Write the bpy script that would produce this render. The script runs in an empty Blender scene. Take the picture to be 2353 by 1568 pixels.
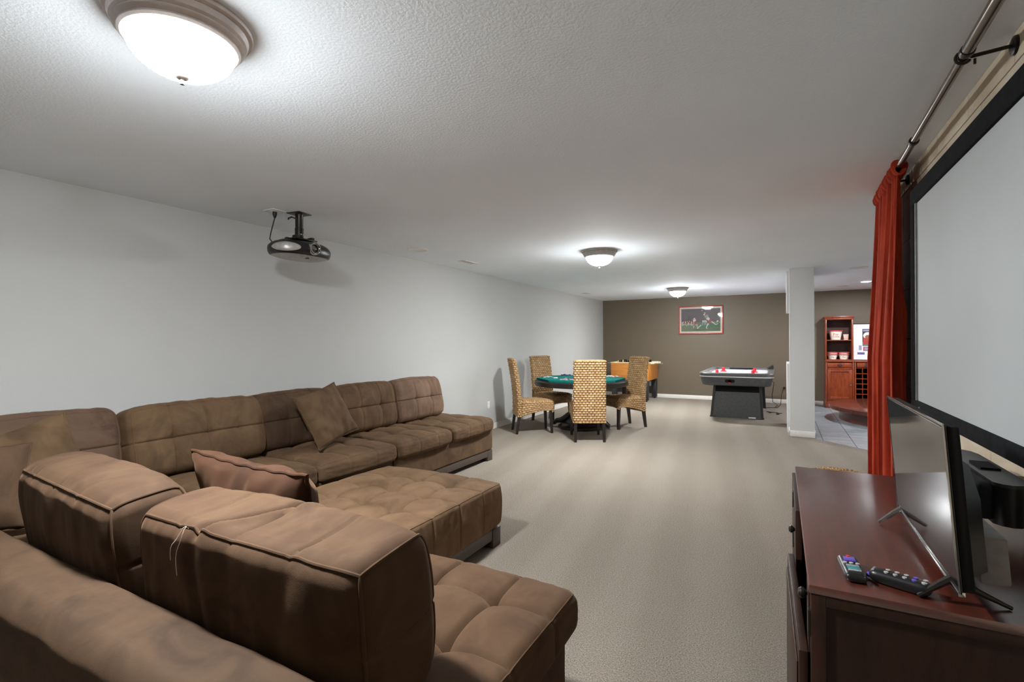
import bpy, bmesh, math, random
import numpy as np
from mathutils import Matrix, Vector
R = math.radians
PI = math.pi
random.seed(7)
SC = bpy.context.scene
COL = SC.collection

# ------------------------------------------------------------------ camera, world, exposure
YAW, PIT, ROL, FPX, CAMZ = .4986, .0005, -.005, 1132.47, 1.3783
F = Vector((-math.sin(YAW)*math.cos(PIT), math.cos(YAW)*math.cos(PIT), math.sin(PIT)))
r0 = Vector((math.cos(YAW), math.sin(YAW), 0))
u0 = r0.cross(F)
cr = math.cos(ROL)*r0 + math.sin(ROL)*u0
cu = -math.sin(ROL)*r0 + math.cos(ROL)*u0
cam = bpy.data.cameras.new('camera')
cam.sensor_width = 36
cam.lens = FPX/2353*36
cam.clip_start = .02
camo = bpy.data.objects.new('camera', cam)
COL.objects.link(camo)
camo.matrix_world = Matrix(((cr.x, cu.x, -F.x, 0), (cr.y, cu.y, -F.y, 0), (cr.z, cu.z, -F.z, CAMZ), (0, 0, 0, 1)))
SC.camera = camo
w = bpy.data.worlds.new('world'); SC.world = w; w.use_nodes = True
w.node_tree.nodes['Background'].inputs[0].default_value = (.5, .5, .5, 1)
w.node_tree.nodes['Background'].inputs[1].default_value = .05
SC.view_settings.view_transform = 'Standard'
SC.view_settings.look = 'None'
SC.view_settings.gamma = 1
SC.view_settings.use_curve_mapping = False
SC.view_settings.exposure = 4.16
SC.cycles.max_bounces = 14
SC.cycles.diffuse_bounces = 9
SC.cycles.sample_clamp_indirect = 6
LAMP = 78.0        # radiance of the lit glass domes
CAN = 60.0         # radiance of the recessed bar lights
H = 2.40
XL, YB, XR = -3.99, 12.21, .69

# ------------------------------------------------------------------ materials
def lin(c):
    return tuple(((v/255/12.92) if v/255 <= .04045 else ((v/255+.055)/1.055)**2.4) for v in c) + (1,)
class M:
    """small node-graph helper"""
    def __init__(s, name):
        s.m = bpy.data.materials.new(name); s.m.use_nodes = True
        s.t = s.m.node_tree; s.b = s.t.nodes['Principled BSDF']; s._oc = None
    def n(s, typ, **kw):
        x = s.t.nodes.new(typ)
        for k, v in kw.items():
            if k.startswith('i_'):
                x.inputs[int(k[2:]) if k[2:].isdigit() else k[2:].replace('_', ' ')].default_value = v
            else: setattr(x, k, v)
        return x
    def l(s, a, b): s.t.links.new(a, b)
    def oc(s, scale=(1, 1, 1)):
        tc = s.n('ShaderNodeTexCoord'); mp = s.n('ShaderNodeMapping')
        mp.inputs['Scale'].default_value = scale
        s.l(tc.outputs['Object'], mp.inputs[0]); return mp.outputs[0]
    def noise(s, sc=10, det=3, rough=.5, scale=(1, 1, 1), dist=0):
        x = s.n('ShaderNodeTexNoise'); x.inputs['Scale'].default_value = sc
        x.inputs['Detail'].default_value = det; x.inputs['Roughness'].default_value = rough
        x.inputs['Distortion'].default_value = dist
        s.l(s.oc(scale), x.inputs['Vector']); return x.outputs['Fac']
    def ramp(s, fac, stops):
        x = s.n('ShaderNodeValToRGB'); e = x.color_ramp.elements
        while len(e) < len(stops): e.new(.5)
        for k, (p, c) in enumerate(stops): e[k].position = p; e[k].color = c if len(c) == 4 else lin(c)
        s.l(fac, x.inputs[0]); return x.outputs[0]
    def mix(s, fac, a, b, mode='MIX'):
        x = s.n('ShaderNodeMix', data_type='RGBA', blend_type=mode)
        for v, i in ((fac, 0), (a, 6), (b, 7)):
            if hasattr(v, 'links') or hasattr(v, 'is_linked'): s.l(v, x.inputs[i])
            else: x.inputs[i].default_value = v if i == 0 else (v if len(v) == 4 else lin(v))
        return x.outputs[2]
    def math(s, op, a, b=0.0):
        x = s.n('ShaderNodeMath', operation=op)
        for v, i in ((a, 0), (b, 1)):
            if hasattr(v, 'is_linked'): s.l(v, x.inputs[i])
            else: x.inputs[i].default_value = v
        return x.outputs[0]
    def col(s, c):
        if hasattr(c, 'is_linked'): s.l(c, s.b.inputs['Base Color'])
        else: s.b.inputs['Base Color'].default_value = lin(c)
    def bump(s, h, st=.3, d=.01):
        x = s.n('ShaderNodeBump'); x.inputs['Strength'].default_value = st; x.inputs['Distance'].default_value = d
        s.l(h, x.inputs['Height']); s.l(x.outputs[0], s.b.inputs['Normal'])
    def set(s, rough=.5, metal=0, spec=.5, **kw):
        s.b.inputs['Roughness'].default_value = rough; s.b.inputs['Metallic'].default_value = metal
        s.b.inputs['Specular IOR Level'].default_value = spec
        for k, v in kw.items(): s.b.inputs[k.replace('_', ' ')].default_value = v
        return s
def plain(name, c, rough=.5, metal=0, spec=.5, nz=.06, **kw):
    m = M(name); m.set(rough, metal, spec, **kw)
    f = m.noise(35, 3)
    d = tuple(max(0, int(v*(1-nz))) for v in c); h = tuple(min(255, int(v*(1+nz))) for v in c)
    m.col(m.ramp(f, [(.3, d), (.7, h)])); return m.m
def suede(name, c1, c2, c3):
    m = M(name); m.set(.85, 0, .2)
    m.b.inputs['Sheen Weight'].default_value = .16; m.b.inputs['Sheen Roughness'].default_value = .45
    m.b.inputs['Sheen Tint'].default_value = lin((205, 160, 125))
    big = m.noise(4.5, 4, .62, (1, 1, 1), .9); fine = m.noise(420, 2)
    c = m.ramp(big, [(.28, c1), (.5, c2), (.74, c3)])
    c = m.mix(m.math('MULTIPLY', fine, .35), c, tuple(int(v*.72) for v in c2))
    m.col(c)
    m.bump(m.math('ADD', m.math('MULTIPLY', fine, .5), m.math('MULTIPLY', m.noise(60, 3), .6)), .22, .003)
    return m.m
def wood(name, dark, light, rough=.3, scale=(1, 8, 8), spec=.5, coat=0, sc=6):
    m = M(name); m.set(rough, 0, spec)
    m.b.inputs['Coat Weight'].default_value = coat; m.b.inputs['Coat Roughness'].default_value = .12
    g = m.noise(sc, 5, .6, scale, .6); f = m.noise(sc*9, 3, .5, scale)
    c = m.ramp(g, [(.3, dark), (.72, light)])
    m.col(m.mix(m.math('MULTIPLY', f, .35), c, dark)); m.bump(f, .06, .002); return m.m

MT = {}
MT['suede_olive'] = suede('suede_olive', (68, 51, 36), (88, 68, 48), (105, 83, 60))
MT['suede_brown'] = suede('suede_brown', (69, 50, 36), (90, 69, 50), (106, 83, 60))
MT['suede_near'] = suede('suede_near', (55, 39, 28), (73, 54, 39), (86, 66, 47))
MT['suede_red'] = suede('suede_red', (61, 41, 29), (77, 56, 39), (87, 66, 47))
MT['suede_frame'] = suede('suede_frame', (46, 33, 23), (67, 50, 36), (78, 60, 44))
MT['suede_tan'] = suede('suede_tan', (88, 67, 49), (113, 88, 65), (130, 103, 79))
MT['suede_plum'] = suede('suede_plum', (87, 67, 55), (110, 87, 71), (124, 99, 82))
MT['suede_plum_dark'] = suede('suede_plum_dark', (69, 52, 43), (88, 69, 56), (99, 79, 65))
MT['suede_dark'] = suede('suede_dark', (58, 42, 31), (73, 55, 41), (87, 67, 49))
MT['suede_rust'] = suede('suede_rust', (40, 23, 13), (57, 34, 20), (68, 43, 27))
MT['sofa_wood'] = wood('sofa_wood', (62, 52, 44), (84, 72, 62), .45)
# walls
def wallmat(name, c, bsc, bst, rough=.75, spec=.25):
    m = M(name); m.set(rough, 0, spec)
    f = m.noise(bsc, 4, .55); v = m.noise(.7, 2)
    m.col(m.ramp(v, [(.3, tuple(int(x*.975) for x in c)), (.7, c)]))
    m.bump(f, bst, .004); return m.m
MT['wall'] = wallmat('wall_paint', (186, 186, 184), 120, .35)
MT['ceiling'] = wallmat('ceiling_texture', (242, 248, 254), 85, .55, .85, .15)
MT['brown_wall'] = wallmat('brown_wall_paint', (108, 96, 81), 120, .4, .45, .4)
MT['pillar'] = wallmat('pillar_paint', (216, 216, 215), 120, .3)
MT['trim'] = plain('trim_white', (226, 222, 216), .4, nz=.02)
# carpet
m = M('carpet'); m.set(.95, 0, .1)
fine = m.noise(165, 3, .8); mid = m.noise(38, 3, .6); big = m.noise(1.6, 3, .5)
c = m.ramp(fine, [(.30, (58, 50, 43)), (.43, (138, 127, 116)), (.56, (170, 160, 149)), (.74, (210, 201, 190))])
c = m.mix(m.math('MULTIPLY', mid, .28), c, (150, 136, 120))
tc = m.n('ShaderNodeTexCoord'); sp = m.n('ShaderNodeSeparateXYZ'); m.l(tc.outputs['Object'], sp.inputs[0])
xx = m.math('ADD', sp.outputs[0], m.math('MULTIPLY', sp.outputs[1], .13))
xx = m.math('ADD', xx, m.math('MULTIPLY', big, .16))
st = m.math('SINE', m.math('MULTIPLY', xx, 13.5))
st = m.math('ADD', m.math('MULTIPLY', st, .5), .5)
c2 = m.mix(m.ramp(st, [(.2, (0, 0, 0)), (.8, (255, 255, 255))]), (246, 245, 244), (255, 255, 255))
m.col(m.mix(1.0, c, c2, 'MULTIPLY'))
m.bump(m.math('ADD', fine, m.math('MULTIPLY', mid, .5)), .9, .012); MT['carpet'] = m.m
# slate floor tile
m = M('slate_tile'); m.set(.34, 0, .5)
s1 = m.noise(3.2, 5, .65, (1, 5, 1), .8); s2 = m.noise(30, 3, .6, (1, 4, 1))
oi = m.n('ShaderNodeObjectInfo')
c = m.ramp(s1, [(.3, (100, 106, 112)), (.5, (150, 155, 160)), (.7, (186, 189, 190))])
c = m.mix(m.math('MULTIPLY', s2, .3), c, (100, 104, 110))
m.col(m.mix(m.math('MULTIPLY', oi.outputs['Random'], .3), c, (84, 92, 102))); m.bump(s2, .15, .003); MT['slate'] = m.m
MT['grout'] = plain('grout', (66, 66, 66), .9)
# travertine wall tile
m = M('travertine'); m.set(.5, 0, .4)
s1 = m.noise(3, 5, .6, (1, 1, 2.2), .7); oi = m.n('ShaderNodeObjectInfo')
c = m.ramp(s1, [(.3, (176, 158, 134)), (.5, (204, 188, 164)), (.7, (222, 209, 188))])
m.col(m.mix(m.math('MULTIPLY', oi.outputs['Random'], .25), c, (190, 172, 146)))
m.bump(m.noise(40, 3), .12, .003); MT['travertine'] = m.m
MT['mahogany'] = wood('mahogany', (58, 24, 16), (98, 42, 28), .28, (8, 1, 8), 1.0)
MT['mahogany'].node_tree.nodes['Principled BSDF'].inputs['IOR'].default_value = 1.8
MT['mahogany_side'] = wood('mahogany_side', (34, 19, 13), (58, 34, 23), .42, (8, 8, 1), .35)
MT['cherry'] = wood('cherry', (104, 40, 18), (152, 68, 30), .32, (6, 6, 1), .5, .2)
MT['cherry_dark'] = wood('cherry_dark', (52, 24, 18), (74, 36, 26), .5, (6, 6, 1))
MT['platform'] = wood('platform_wood', (66, 30, 22), (108, 54, 40), .22, (1, 8, 8), .5, .3)
MT['oak'] = wood('orange_oak', (176, 108, 40), (206, 138, 62), .4, (1, 6, 14), sc=3)
MT['espresso'] = wood('espresso', (26, 21, 19), (42, 35, 32), .3, (4, 4, 1))
MT['black'] = plain('black_plastic', (24, 24, 25), .35)
MT['blackmat'] = plain('black_matte', (20, 20, 21), .8, spec=.2)
MT['blackmetal'] = plain('black_metal', (46, 42, 38), .35, .5)
MT['nickel'] = plain('brushed_nickel', (206, 196, 191), .38, .35, nz=.03)
MT['finial'] = plain('finial_nickel', (70, 62, 58), .45, .3, nz=.03)
MT['pewter'] = plain('pewter_rod', (120, 112, 104), .22, .9, nz=.04)
MT['chrome'] = plain('chrome', (200, 200, 200), .15, 1, nz=.02)
MT['silver'] = plain('silver_plastic', (176, 172, 168), .4, .3)
MT['white'] = plain('white_plastic', (228, 228, 226), .4, nz=.02)
MT['greyplastic'] = plain('grey_plastic', (120, 118, 116), .5)
MT['charcoal'] = plain('charcoal_laminate', (76, 77, 79), .38, nz=.1)
MT['charcoal_dark'] = plain('charcoal_dark', (34, 35, 37), .45)
MT['rim'] = plain('hockey_rim', (88, 88, 88), .3)
MT['playfield'] = plain('playfield_white', (232, 232, 240), .25, nz=.02)
MT['red'] = plain('red_plastic', (222, 44, 48), .3)
MT['felt'] = plain('green_felt', (24, 120, 114), .95, spec=.1)
MT['cream'] = plain('cream', (226, 214, 178), .5)
MT['yellow'] = plain('yellow_player', (214, 176, 62), .5)
MT['rawwood'] = plain('pale_wood', (216, 192, 150), .5)
MT['steel'] = plain('steel_rod', (190, 188, 184), .25, .9)
MT['bluechip'] = plain('blue_chip', (34, 40, 92), .5)
MT['redchip'] = plain('red_chip', (190, 40, 44), .5)
MT['whitechip'] = plain('white_chip', (236, 234, 230), .5)
MT['paper'] = plain('white_card', (236, 234, 236), .6, nz=.02)
MT['redrim'] = plain('red_rim', (196, 74, 76), .5)
MT['bucket'] = plain('bucket_cream', (236, 228, 216), .5, nz=.03)
MT['pictureframe'] = wood('red_frame', (132, 44, 26), (176, 72, 44), .35, (4, 4, 4))
MT['purple'] = plain('purple_button', (92, 70, 170), .5)
MT['teal'] = plain('teal_button', (70, 150, 160), .5)
MT['rubber'] = plain('light_button', (170, 165, 165), .5)
MT['gold'] = plain('gold_badge', (200, 150, 90), .3, .7)
MT['bowlgrey'] = plain('grey_badge', (110, 110, 140), .5)
MT['cordblack'] = plain('cord_black', (26, 23, 21), .5)
MT['thread'] = plain('thread', (214, 196, 178), .7)
# seagrass weave: colour from the mesh attribute 'weave' (0 = gap, its shade put into the colour, 1 = strand)
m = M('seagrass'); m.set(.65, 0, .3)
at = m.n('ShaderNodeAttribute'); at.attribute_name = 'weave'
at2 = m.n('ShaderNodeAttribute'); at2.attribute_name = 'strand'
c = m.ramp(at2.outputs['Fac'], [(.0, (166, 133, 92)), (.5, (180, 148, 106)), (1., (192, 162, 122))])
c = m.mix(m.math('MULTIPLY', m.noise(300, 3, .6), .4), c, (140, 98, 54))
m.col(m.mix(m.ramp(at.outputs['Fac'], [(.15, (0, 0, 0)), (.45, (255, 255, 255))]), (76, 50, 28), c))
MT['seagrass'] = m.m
# velvet curtain
m = M('velvet'); m.set(.8, 0, .2)
m.b.inputs['Sheen Weight'].default_value = .15; m.b.inputs['Sheen Roughness'].default_value = .3
m.b.inputs['Sheen Tint'].default_value = lin((255, 120, 80))
m.col(m.ramp(m.noise(9, 4, .6, (1, 1, .4)), [(.3, (140, 42, 23)), (.7, (186, 66, 37))]))
m.bump(m.noise(500, 2), .1, .002); MT['velvet'] = m.m
# projector-screen cloth and velvet border
m = M('screen_cloth'); m.set(.6, 0, .3); m.col(m.ramp(m.noise(2, 2), [(.3, (174, 178, 179)), (.7, (180, 184, 185))])); MT['screen'] = m.m
MT['border'] = plain('border_velvet', (24, 25, 27), .95, spec=.1, nz=.25)
MT['glass_tv'] = plain('tv_glass', (10, 10, 11), .05, spec=1, nz=0, IOR=2.1)
MT['fab_black'] = plain('speaker_grille', (26, 27, 30), .9, nz=.2)
MT['speaker_body'] = plain('speaker_body', (70, 68, 64), .4)
def emit(name, c, st, lo=1.0):
    m = M(name); m.set(.3)
    if lo < 1:          # frosted bowl: the bulbs sit above its middle, so the bottom glows more than the rim
        tc = m.n('ShaderNodeTexCoord'); sp = m.n('ShaderNodeSeparateXYZ'); m.l(tc.outputs['Object'], sp.inputs[0])
        mr = m.n('ShaderNodeMapRange'); mr.inputs[1].default_value = -.085; mr.inputs[2].default_value = -.168
        m.l(sp.outputs[2], mr.inputs[0])
        v = m.math('ADD', m.math('MULTIPLY', m.math('POWER', mr.outputs[0], 3.0), st), st*lo)
        m.l(v, m.b.inputs['Emission Strength'])
        m.b.inputs['Base Color'].default_value = lin((240, 238, 234)); m.b.inputs['Emission Color'].default_value = lin(c); return m.m
    m.b.inputs['Base Color'].default_value = lin((240, 238, 234))
    m.b.inputs['Emission Color'].default_value = lin(c); m.b.inputs['Emission Strength'].default_value = st; return m.m
MT['dome'] = emit('lit_glass_dome', (250, 254, 255), LAMP, .02)
MT['can'] = emit('lit_recessed_lens', (250, 252, 255), CAN)
# print colours
for k, c in dict(p_night=(98, 86, 90), p_night2=(112, 104, 102), p_field=(112, 128, 98), p_field2=(88, 122, 96), p_white=(232, 230, 222),
                 p_red=(164, 78, 62), p_blue=(150, 164, 172), p_skin=(150, 98, 72), p_ball=(190, 168, 140), p_shadow=(70, 74, 58), p_mat=(238, 228, 216),
                 p_dark=(46, 44, 52), p_crim=(170, 60, 60), p_plate=(98, 94, 140), p_line=(200, 206, 190), p_ink=(190, 56, 52), p_lav=(150, 152, 186)).items():
    MT[k] = plain(k, c, .5, nz=.03)
m = M('picture_glass'); m.set(.03, 0, .5); m.b.inputs['Transmission Weight'].default_value = 1; m.b.inputs['IOR'].default_value = 1.45
m.b.inputs['Base Color'].default_value = (1, 1, 1, 1); MT['glass'] = m.m

# ------------------------------------------------------------------ builders
class MB:
    """collects geometry, links it as ONE mesh object"""
    def __init__(s): s.v = []; s.f = []; s.mi = []; s.attr = {}
    def add(s, v, f, mi=0):
        o = len(s.v); s.v += [tuple(p) for p in v]; s.f += [tuple(i+o for i in q) for q in f]; s.mi += [mi]*len(f); return s
    def box(s, c, d, bev=0, rot=None, seg=2, mi=0):
        bm = bmesh.new(); bmesh.ops.create_cube(bm, size=1)
        bmesh.ops.scale(bm, vec=d, verts=bm.verts)
        if bev: bmesh.ops.bevel(bm, geom=list(bm.edges), offset=bev, segments=seg, profile=.5, affect='EDGES')
        Mx = Matrix.Translation(c) @ (rot if rot else Matrix())
        s.add([Mx @ v.co for v in bm.verts], [[v.index for v in f.verts] for f in _ix(bm).faces], mi); bm.free(); return s
    def bb(s, a, b, bev=0, mi=0, seg=2):
        return s.box([(a[i]+b[i])/2 for i in range(3)], [abs(b[i]-a[i]) for i in range(3)], bev, None, seg, mi)
    def tube(s, path, r, n=8, caps=True, mi=0):
        P = [Vector(p) for p in path]; rr = r if hasattr(r, '__len__') else [r]*len(P)
        T = []
        for i in range(len(P)):
            t = (P[min(i+1, len(P)-1)]-P[max(i-1, 0)]); T.append(t.normalized() if t.length > 1e-9 else Vector((0, 0, 1)))
        a = Vector((0, 0, 1)) if abs(T[0].z) < .9 else Vector((1, 0, 0))
        N = (a - T[0]*a.dot(T[0])).normalized(); V = []; Fc = []
        for i in range(len(P)):
            N = (N - T[i]*N.dot(T[i])); N = N.normalized() if N.length > 1e-6 else Vector((1, 0, 0))
            B = T[i].cross(N)
            for k in range(n):
                an = 2*PI*k/n; V.append(P[i]+(N*math.cos(an)+B*math.sin(an))*rr[i])
        for i in range(len(P)-1):
            for k in range(n):
                Fc.append((i*n+k, i*n+(k+1) % n, (i+1)*n+(k+1) % n, (i+1)*n+k))
        if caps: Fc += [tuple(range(n-1, -1, -1)), tuple(range((len(P)-1)*n, len(P)*n))]
        return s.add(V, Fc, mi)
    def lathe(s, prof, c=(0, 0, 0), n=32, axis='z', mi=0, cap=True):
        V = []; Fc = []
        for (rr, z) in prof:
            for k in range(n):
                an = 2*PI*k/n; x, y = rr*math.cos(an), rr*math.sin(an)
                p = {'z': (x, y, z), 'x': (z, x, y), 'y': (x, z, y)}[axis]
                V.append((p[0]+c[0], p[1]+c[1], p[2]+c[2]))
        for i in range(len(prof)-1):
            for k in range(n): Fc.append((i*n+k, i*n+(k+1) % n, (i+1)*n+(k+1) % n, (i+1)*n+k))
        if cap: Fc += [tuple(range(n-1, -1, -1)), tuple(range((len(prof)-1)*n, len(prof)*n))]
        return s.add(V, Fc, mi)
    def prism(s, poly, z0, z1, top=None, mi=0):
        n = len(poly); tp = top or poly
        V = [(x, y, z0) for x, y in poly]+[(x, y, z1) for x, y in tp]
        Fc = [(i, (i+1) % n, n+(i+1) % n, n+i) for i in range(n)]+[tuple(range(n-1, -1, -1)), tuple(range(n, 2*n))]
        return s.add(V, Fc, mi)
    def xform(s, Mx): s.v = [tuple(Mx @ Vector(p)) for p in s.v]; return s
    def build(s, name, mat, parent=None, smooth=True, ang=35, label=None):
        me = bpy.data.meshes.new(name); me.from_pydata(s.v, [], s.f)
        mats = mat if isinstance(mat, (list, tuple)) else [mat]
        for q in mats: me.materials.append(MT[q])
        if len(mats) > 1: me.polygons.foreach_set('material_index', s.mi)
        for k, v in s.attr.items():
            at = me.attributes.new(k, 'FLOAT', 'POINT'); at.data.foreach_set('value', np.asarray(v, dtype=np.float32))
        bm = bmesh.new(); bm.from_mesh(me); bmesh.ops.recalc_face_normals(bm, faces=bm.faces); bm.to_mesh(me); bm.free()
        if smooth:
            me.polygons.foreach_set('use_smooth', [True]*len(me.polygons)); me.set_sharp_from_angle(angle=R(ang))
        me.update()
        return link(bpy.data.objects.new(name, me), parent, label)
def _ix(bm): bm.verts.index_update(); return bm
def link(o, parent=None, label=None):
    COL.objects.link(o)
    if parent is not None:
        o.parent = parent
        if parent.get('_w'):
            o.matrix_parent_inverse = Matrix.Translation(parent.location).inverted()
    if label: o['label'] = label
    return o
def tag(o, label, cat, group=None):
    o['label'] = label; o['category'] = cat
    if group: o['group'] = group
    return o
def thing(name, label, cat, loc=(0, 0, 0), rotz=0, group=None, world=False):
    """an Empty at the base; world=True: its parts are modelled in world coordinates"""
    o = bpy.data.objects.new(name, None); o.empty_display_size = .1
    COL.objects.link(o); o.location = loc; o.rotation_euler = (0, 0, rotz)
    tag(o, label, cat, group)
    if world: o['_w'] = 1
    return o
def struct(o): o['kind'] = 'structure'; return o
def dup(root, loc, rotz, label=None, group=None):
    r = root.copy(); COL.objects.link(r); r.location = loc; r.rotation_euler = (0, 0, rotz)
    if label: r['label'] = label
    if group: r['group'] = group
    for ch in list(root.children):
        c = ch.copy(); COL.objects.link(c); c.parent = r
        for g in list(ch.children):
            d = g.copy(); COL.objects.link(d); d.parent = c
    return r
def text_mb(txt, size, ext=.0008):
    cu_ = bpy.data.curves.new('lettering', 'FONT'); cu_.body = txt; cu_.size = size; cu_.extrude = ext
    cu_.align_x = 'CENTER'; cu_.align_y = 'CENTER'; cu_.resolution_u = 3
    o = bpy.data.objects.new('lettering', cu_); COL.objects.link(o)
    me = bpy.data.meshes.new_from_object(o.evaluated_get(bpy.context.evaluated_depsgraph_get()))
    b = MB(); b.add([v.co for v in me.vertices], [tuple(p.vertices) for p in me.polygons])
    COL.objects.unlink(o); bpy.data.objects.remove(o); bpy.data.curves.remove(cu_); return b
def rrect(w_, d_, r, n=6, cx=0, cy=0):
    P = []
    for (sx, sy, a0) in ((1, 1, 0), (-1, 1, 90), (-1, -1, 180), (1, -1, 270)):
        for k in range(n+1):
            a = R(a0+90*k/n); P.append((cx+sx*(w_/2-r)+r*math.cos(a), cy+sy*(d_/2-r)+r*math.sin(a)))
    return P
# vectorised value noise
def vnoise(p, seed=0):
    p = np.asarray(p, float); i = np.floor(p).astype(np.int64); f = p-i; f = f*f*(3-2*f); out = np.zeros(len(p))
    for dx in (0, 1):
        for dy in (0, 1):
            for dz in (0, 1):
                h = ((i[:, 0]+dx)*374761393 + (i[:, 1]+dy)*668265263 + (i[:, 2]+dz)*2147483647 + seed*974711) & 0x7fffffff
                h = (h ^ (h >> 13))*1274126177 & 0x7fffffff; h = (h ^ (h >> 16)) & 0xffff
                wgt = (f[:, 0] if dx else 1-f[:, 0])*(f[:, 1] if dy else 1-f[:, 1])*(f[:, 2] if dz else 1-f[:, 2])
                out += wgt*(h/65535.)
    return out*2-1
_cg = {}
def cube_grid(n):
    if n in _cg: return _cg[n]
    idx = {}; V = []; Fc = []
    def vid(a):
        k = tuple(a)
        if k not in idx: idx[k] = len(V); V.append(k)
        return idx[k]
    for ax in range(3):
        i, j = [(1, 2), (2, 0), (0, 1)][ax]
        for side in (0, n):
            for a in range(n):
                for b in range(n):
                    q = []
                    for da, db in ((0, 0), (1, 0), (1, 1), (0, 1)):
                        c = [0, 0, 0]; c[ax] = side; c[i] = a+da; c[j] = b+db; q.append(vid(c))
                    Fc.append(tuple(q) if side else tuple(q[::-1]))
    P = np.array(V, float)/n*2-1
    _cg[n] = (P*(1.22-.22*P*P), Fc); return _cg[n]
AX = {'x': 0, 'y': 1, 'z': 2}
class Cushion:
    """rounded upholstered box: size, edge radius, bulged faces, tufted face, folds"""
    def __init__(s, size, r, bulge={}, tuft=None, wr=(), pinch=0, seed=0, folds=()):
        s.h = np.array(size)/2.; s.r = r; s.bulge = bulge; s.tuft = tuft; s.wr = wr; s.pinch = pinch; s.seed = seed; s.folds = folds
    def ev(s, p, off=0):
        p = np.asarray(p, float); P0 = p*s.h; inner = np.clip(P0, -(s.h-s.r), s.h-s.r)
        d = P0-inner; L = np.linalg.norm(d, axis=1, keepdims=True); N = d/np.maximum(L, 1e-9)
        pos = inner+s.r*N; out = pos+N*off
        q = pos/s.h
        for fc, amt in s.bulge.items():
            k = AX[fc[1]]; sg = 1 if fc[0] == '+' else -1; i, j = [a for a in range(3) if a != k]
            wgt = np.clip(N[:, k]*sg, 0, 1)
            out[:, k] += sg*wgt*amt*(1-np.abs(q[:, i])**2.4)*(1-np.abs(q[:, j])**2.4)
        if s.pinch:   # the middle of each edge is fuller than the corners
            for k in range(3):
                i, j = [a for a in range(3) if a != k]
                out[:, k] -= np.sign(q[:, k])*s.pinch*np.abs(q[:, k])*(np.abs(q[:, i])**3*np.abs(q[:, j])**3)
        if s.tuft:
            fc, us, vs, A, B, C, g = s.tuft
            k = AX[fc[1]]; sg = 1 if fc[0] == '+' else -1; i, j = [a for a in range(3) if a != k]
            wgt = np.clip(N[:, k]*sg, 0, 1)
            def near(x, ls, half):
                if not len(ls): return np.full(len(x), 9.), half
                dd = np.min(np.abs(x[:, None]-np.array(ls)[None]), axis=1)
                cell = (ls[1]-ls[0])/2 if len(ls) > 1 else half/2
                return dd, abs(cell)
            du, cu_ = near(pos[:, i], us, s.h[i]); dv, cv = near(pos[:, j], vs, s.h[j])
            a = np.sin(np.clip(du/cu_, 0, 1)*PI/2)**.8; b = np.sin(np.clip(dv/cv, 0, 1)*PI/2)**.8
            Pp = A*.55; hgt = A*(1-(1-a)*(1-b)) - A + Pp*(a*b)**.7 - Pp
            edge = (1-np.abs(q[:, i])**6)*(1-np.abs(q[:, j])**6)
            hgt = hgt*edge - B*(np.exp(-(du/g)**2)+np.exp(-(dv/g)**2)) - C*np.exp(-(du*du+dv*dv)/(.03**2))
            out[:, k] += sg*wgt*hgt
            # the seam lines run on over the neighbouring faces
            for kk, dd in ((j, du), (i, dv)):
                ww = np.clip(np.abs(N[:, kk]), 0, 1)*(1-wgt)
                out[:, kk] -= np.sign(N[:, kk])*ww*B*.8*np.exp(-(dd/g)**2)
        for (fc, ax_, c0, slope, depth, wid) in s.folds:     # one deep crease across a face
            k = AX[fc[1]]; sg = 1 if fc[0] == '+' else -1; ia = AX[ax_]; ib = [a for a in range(3) if a not in (k, ia)][0]
            wgt = np.clip(N[:, k]*sg, 0, 1); dd = pos[:, ia]-c0-slope*pos[:, ib]
            out[:, k] -= sg*wgt*depth*(np.exp(-(dd/wid)**2)-.35*np.exp(-((dd+2.2*wid)/(1.6*wid))**2))
        for (amp, sc, face) in s.wr:
            nz = vnoise(pos*np.array(sc)+17.3*(s.seed+1), s.seed)
            nz = nz + .5*vnoise(pos*np.array(sc)*2.1+5.1, s.seed+3)
            if face == 'all': wgt = np.ones(len(p))
            else:
                k = AX[face[1]]; wgt = np.clip(N[:, k]*(1 if face[0] == '+' else -1), 0, 1)
            out += N*(amp*nz*wgt)[:, None]
        return out
    def mb(s, n, Mx):
        P, Fc = cube_grid(n); b = MB(); V = s.ev(P); A = np.array(Mx)
        V = V @ A[:3, :3].T + A[:3, 3]; b.v = [tuple(x) for x in V]; b.f = Fc; b.mi = [0]*len(Fc); return b
    def pipe(s, Mx, edges, r, n=44, off=.0):
        """piping along cube edges: each edge is a list of corner points of the unit cube"""
        b = MB(); A = np.array(Mx)
        for e in edges:
            pts = []
            for a, c in zip(e[:-1], e[1:]):
                for t in np.linspace(0, 1, n)[(1 if pts else 0):]:
                    t = np.sin((t-.5)*PI)*.5+.5 if False else t
                    pts.append(np.array(a)*(1-t)+np.array(c)*t)
            V = s.ev(np.array(pts)*1.0, off) @ A[:3, :3].T + A[:3, 3]
            b.tube([tuple(x) for x in V], r, 7)
        return b
def TR(loc, rz=0, rx=0, ry=0):
    return Matrix.Translation(loc) @ Matrix.Rotation(R(rz), 4, 'Z') @ Matrix.Rotation(R(rx), 4, 'X') @ Matrix.Rotation(R(ry), 4, 'Y')

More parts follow.
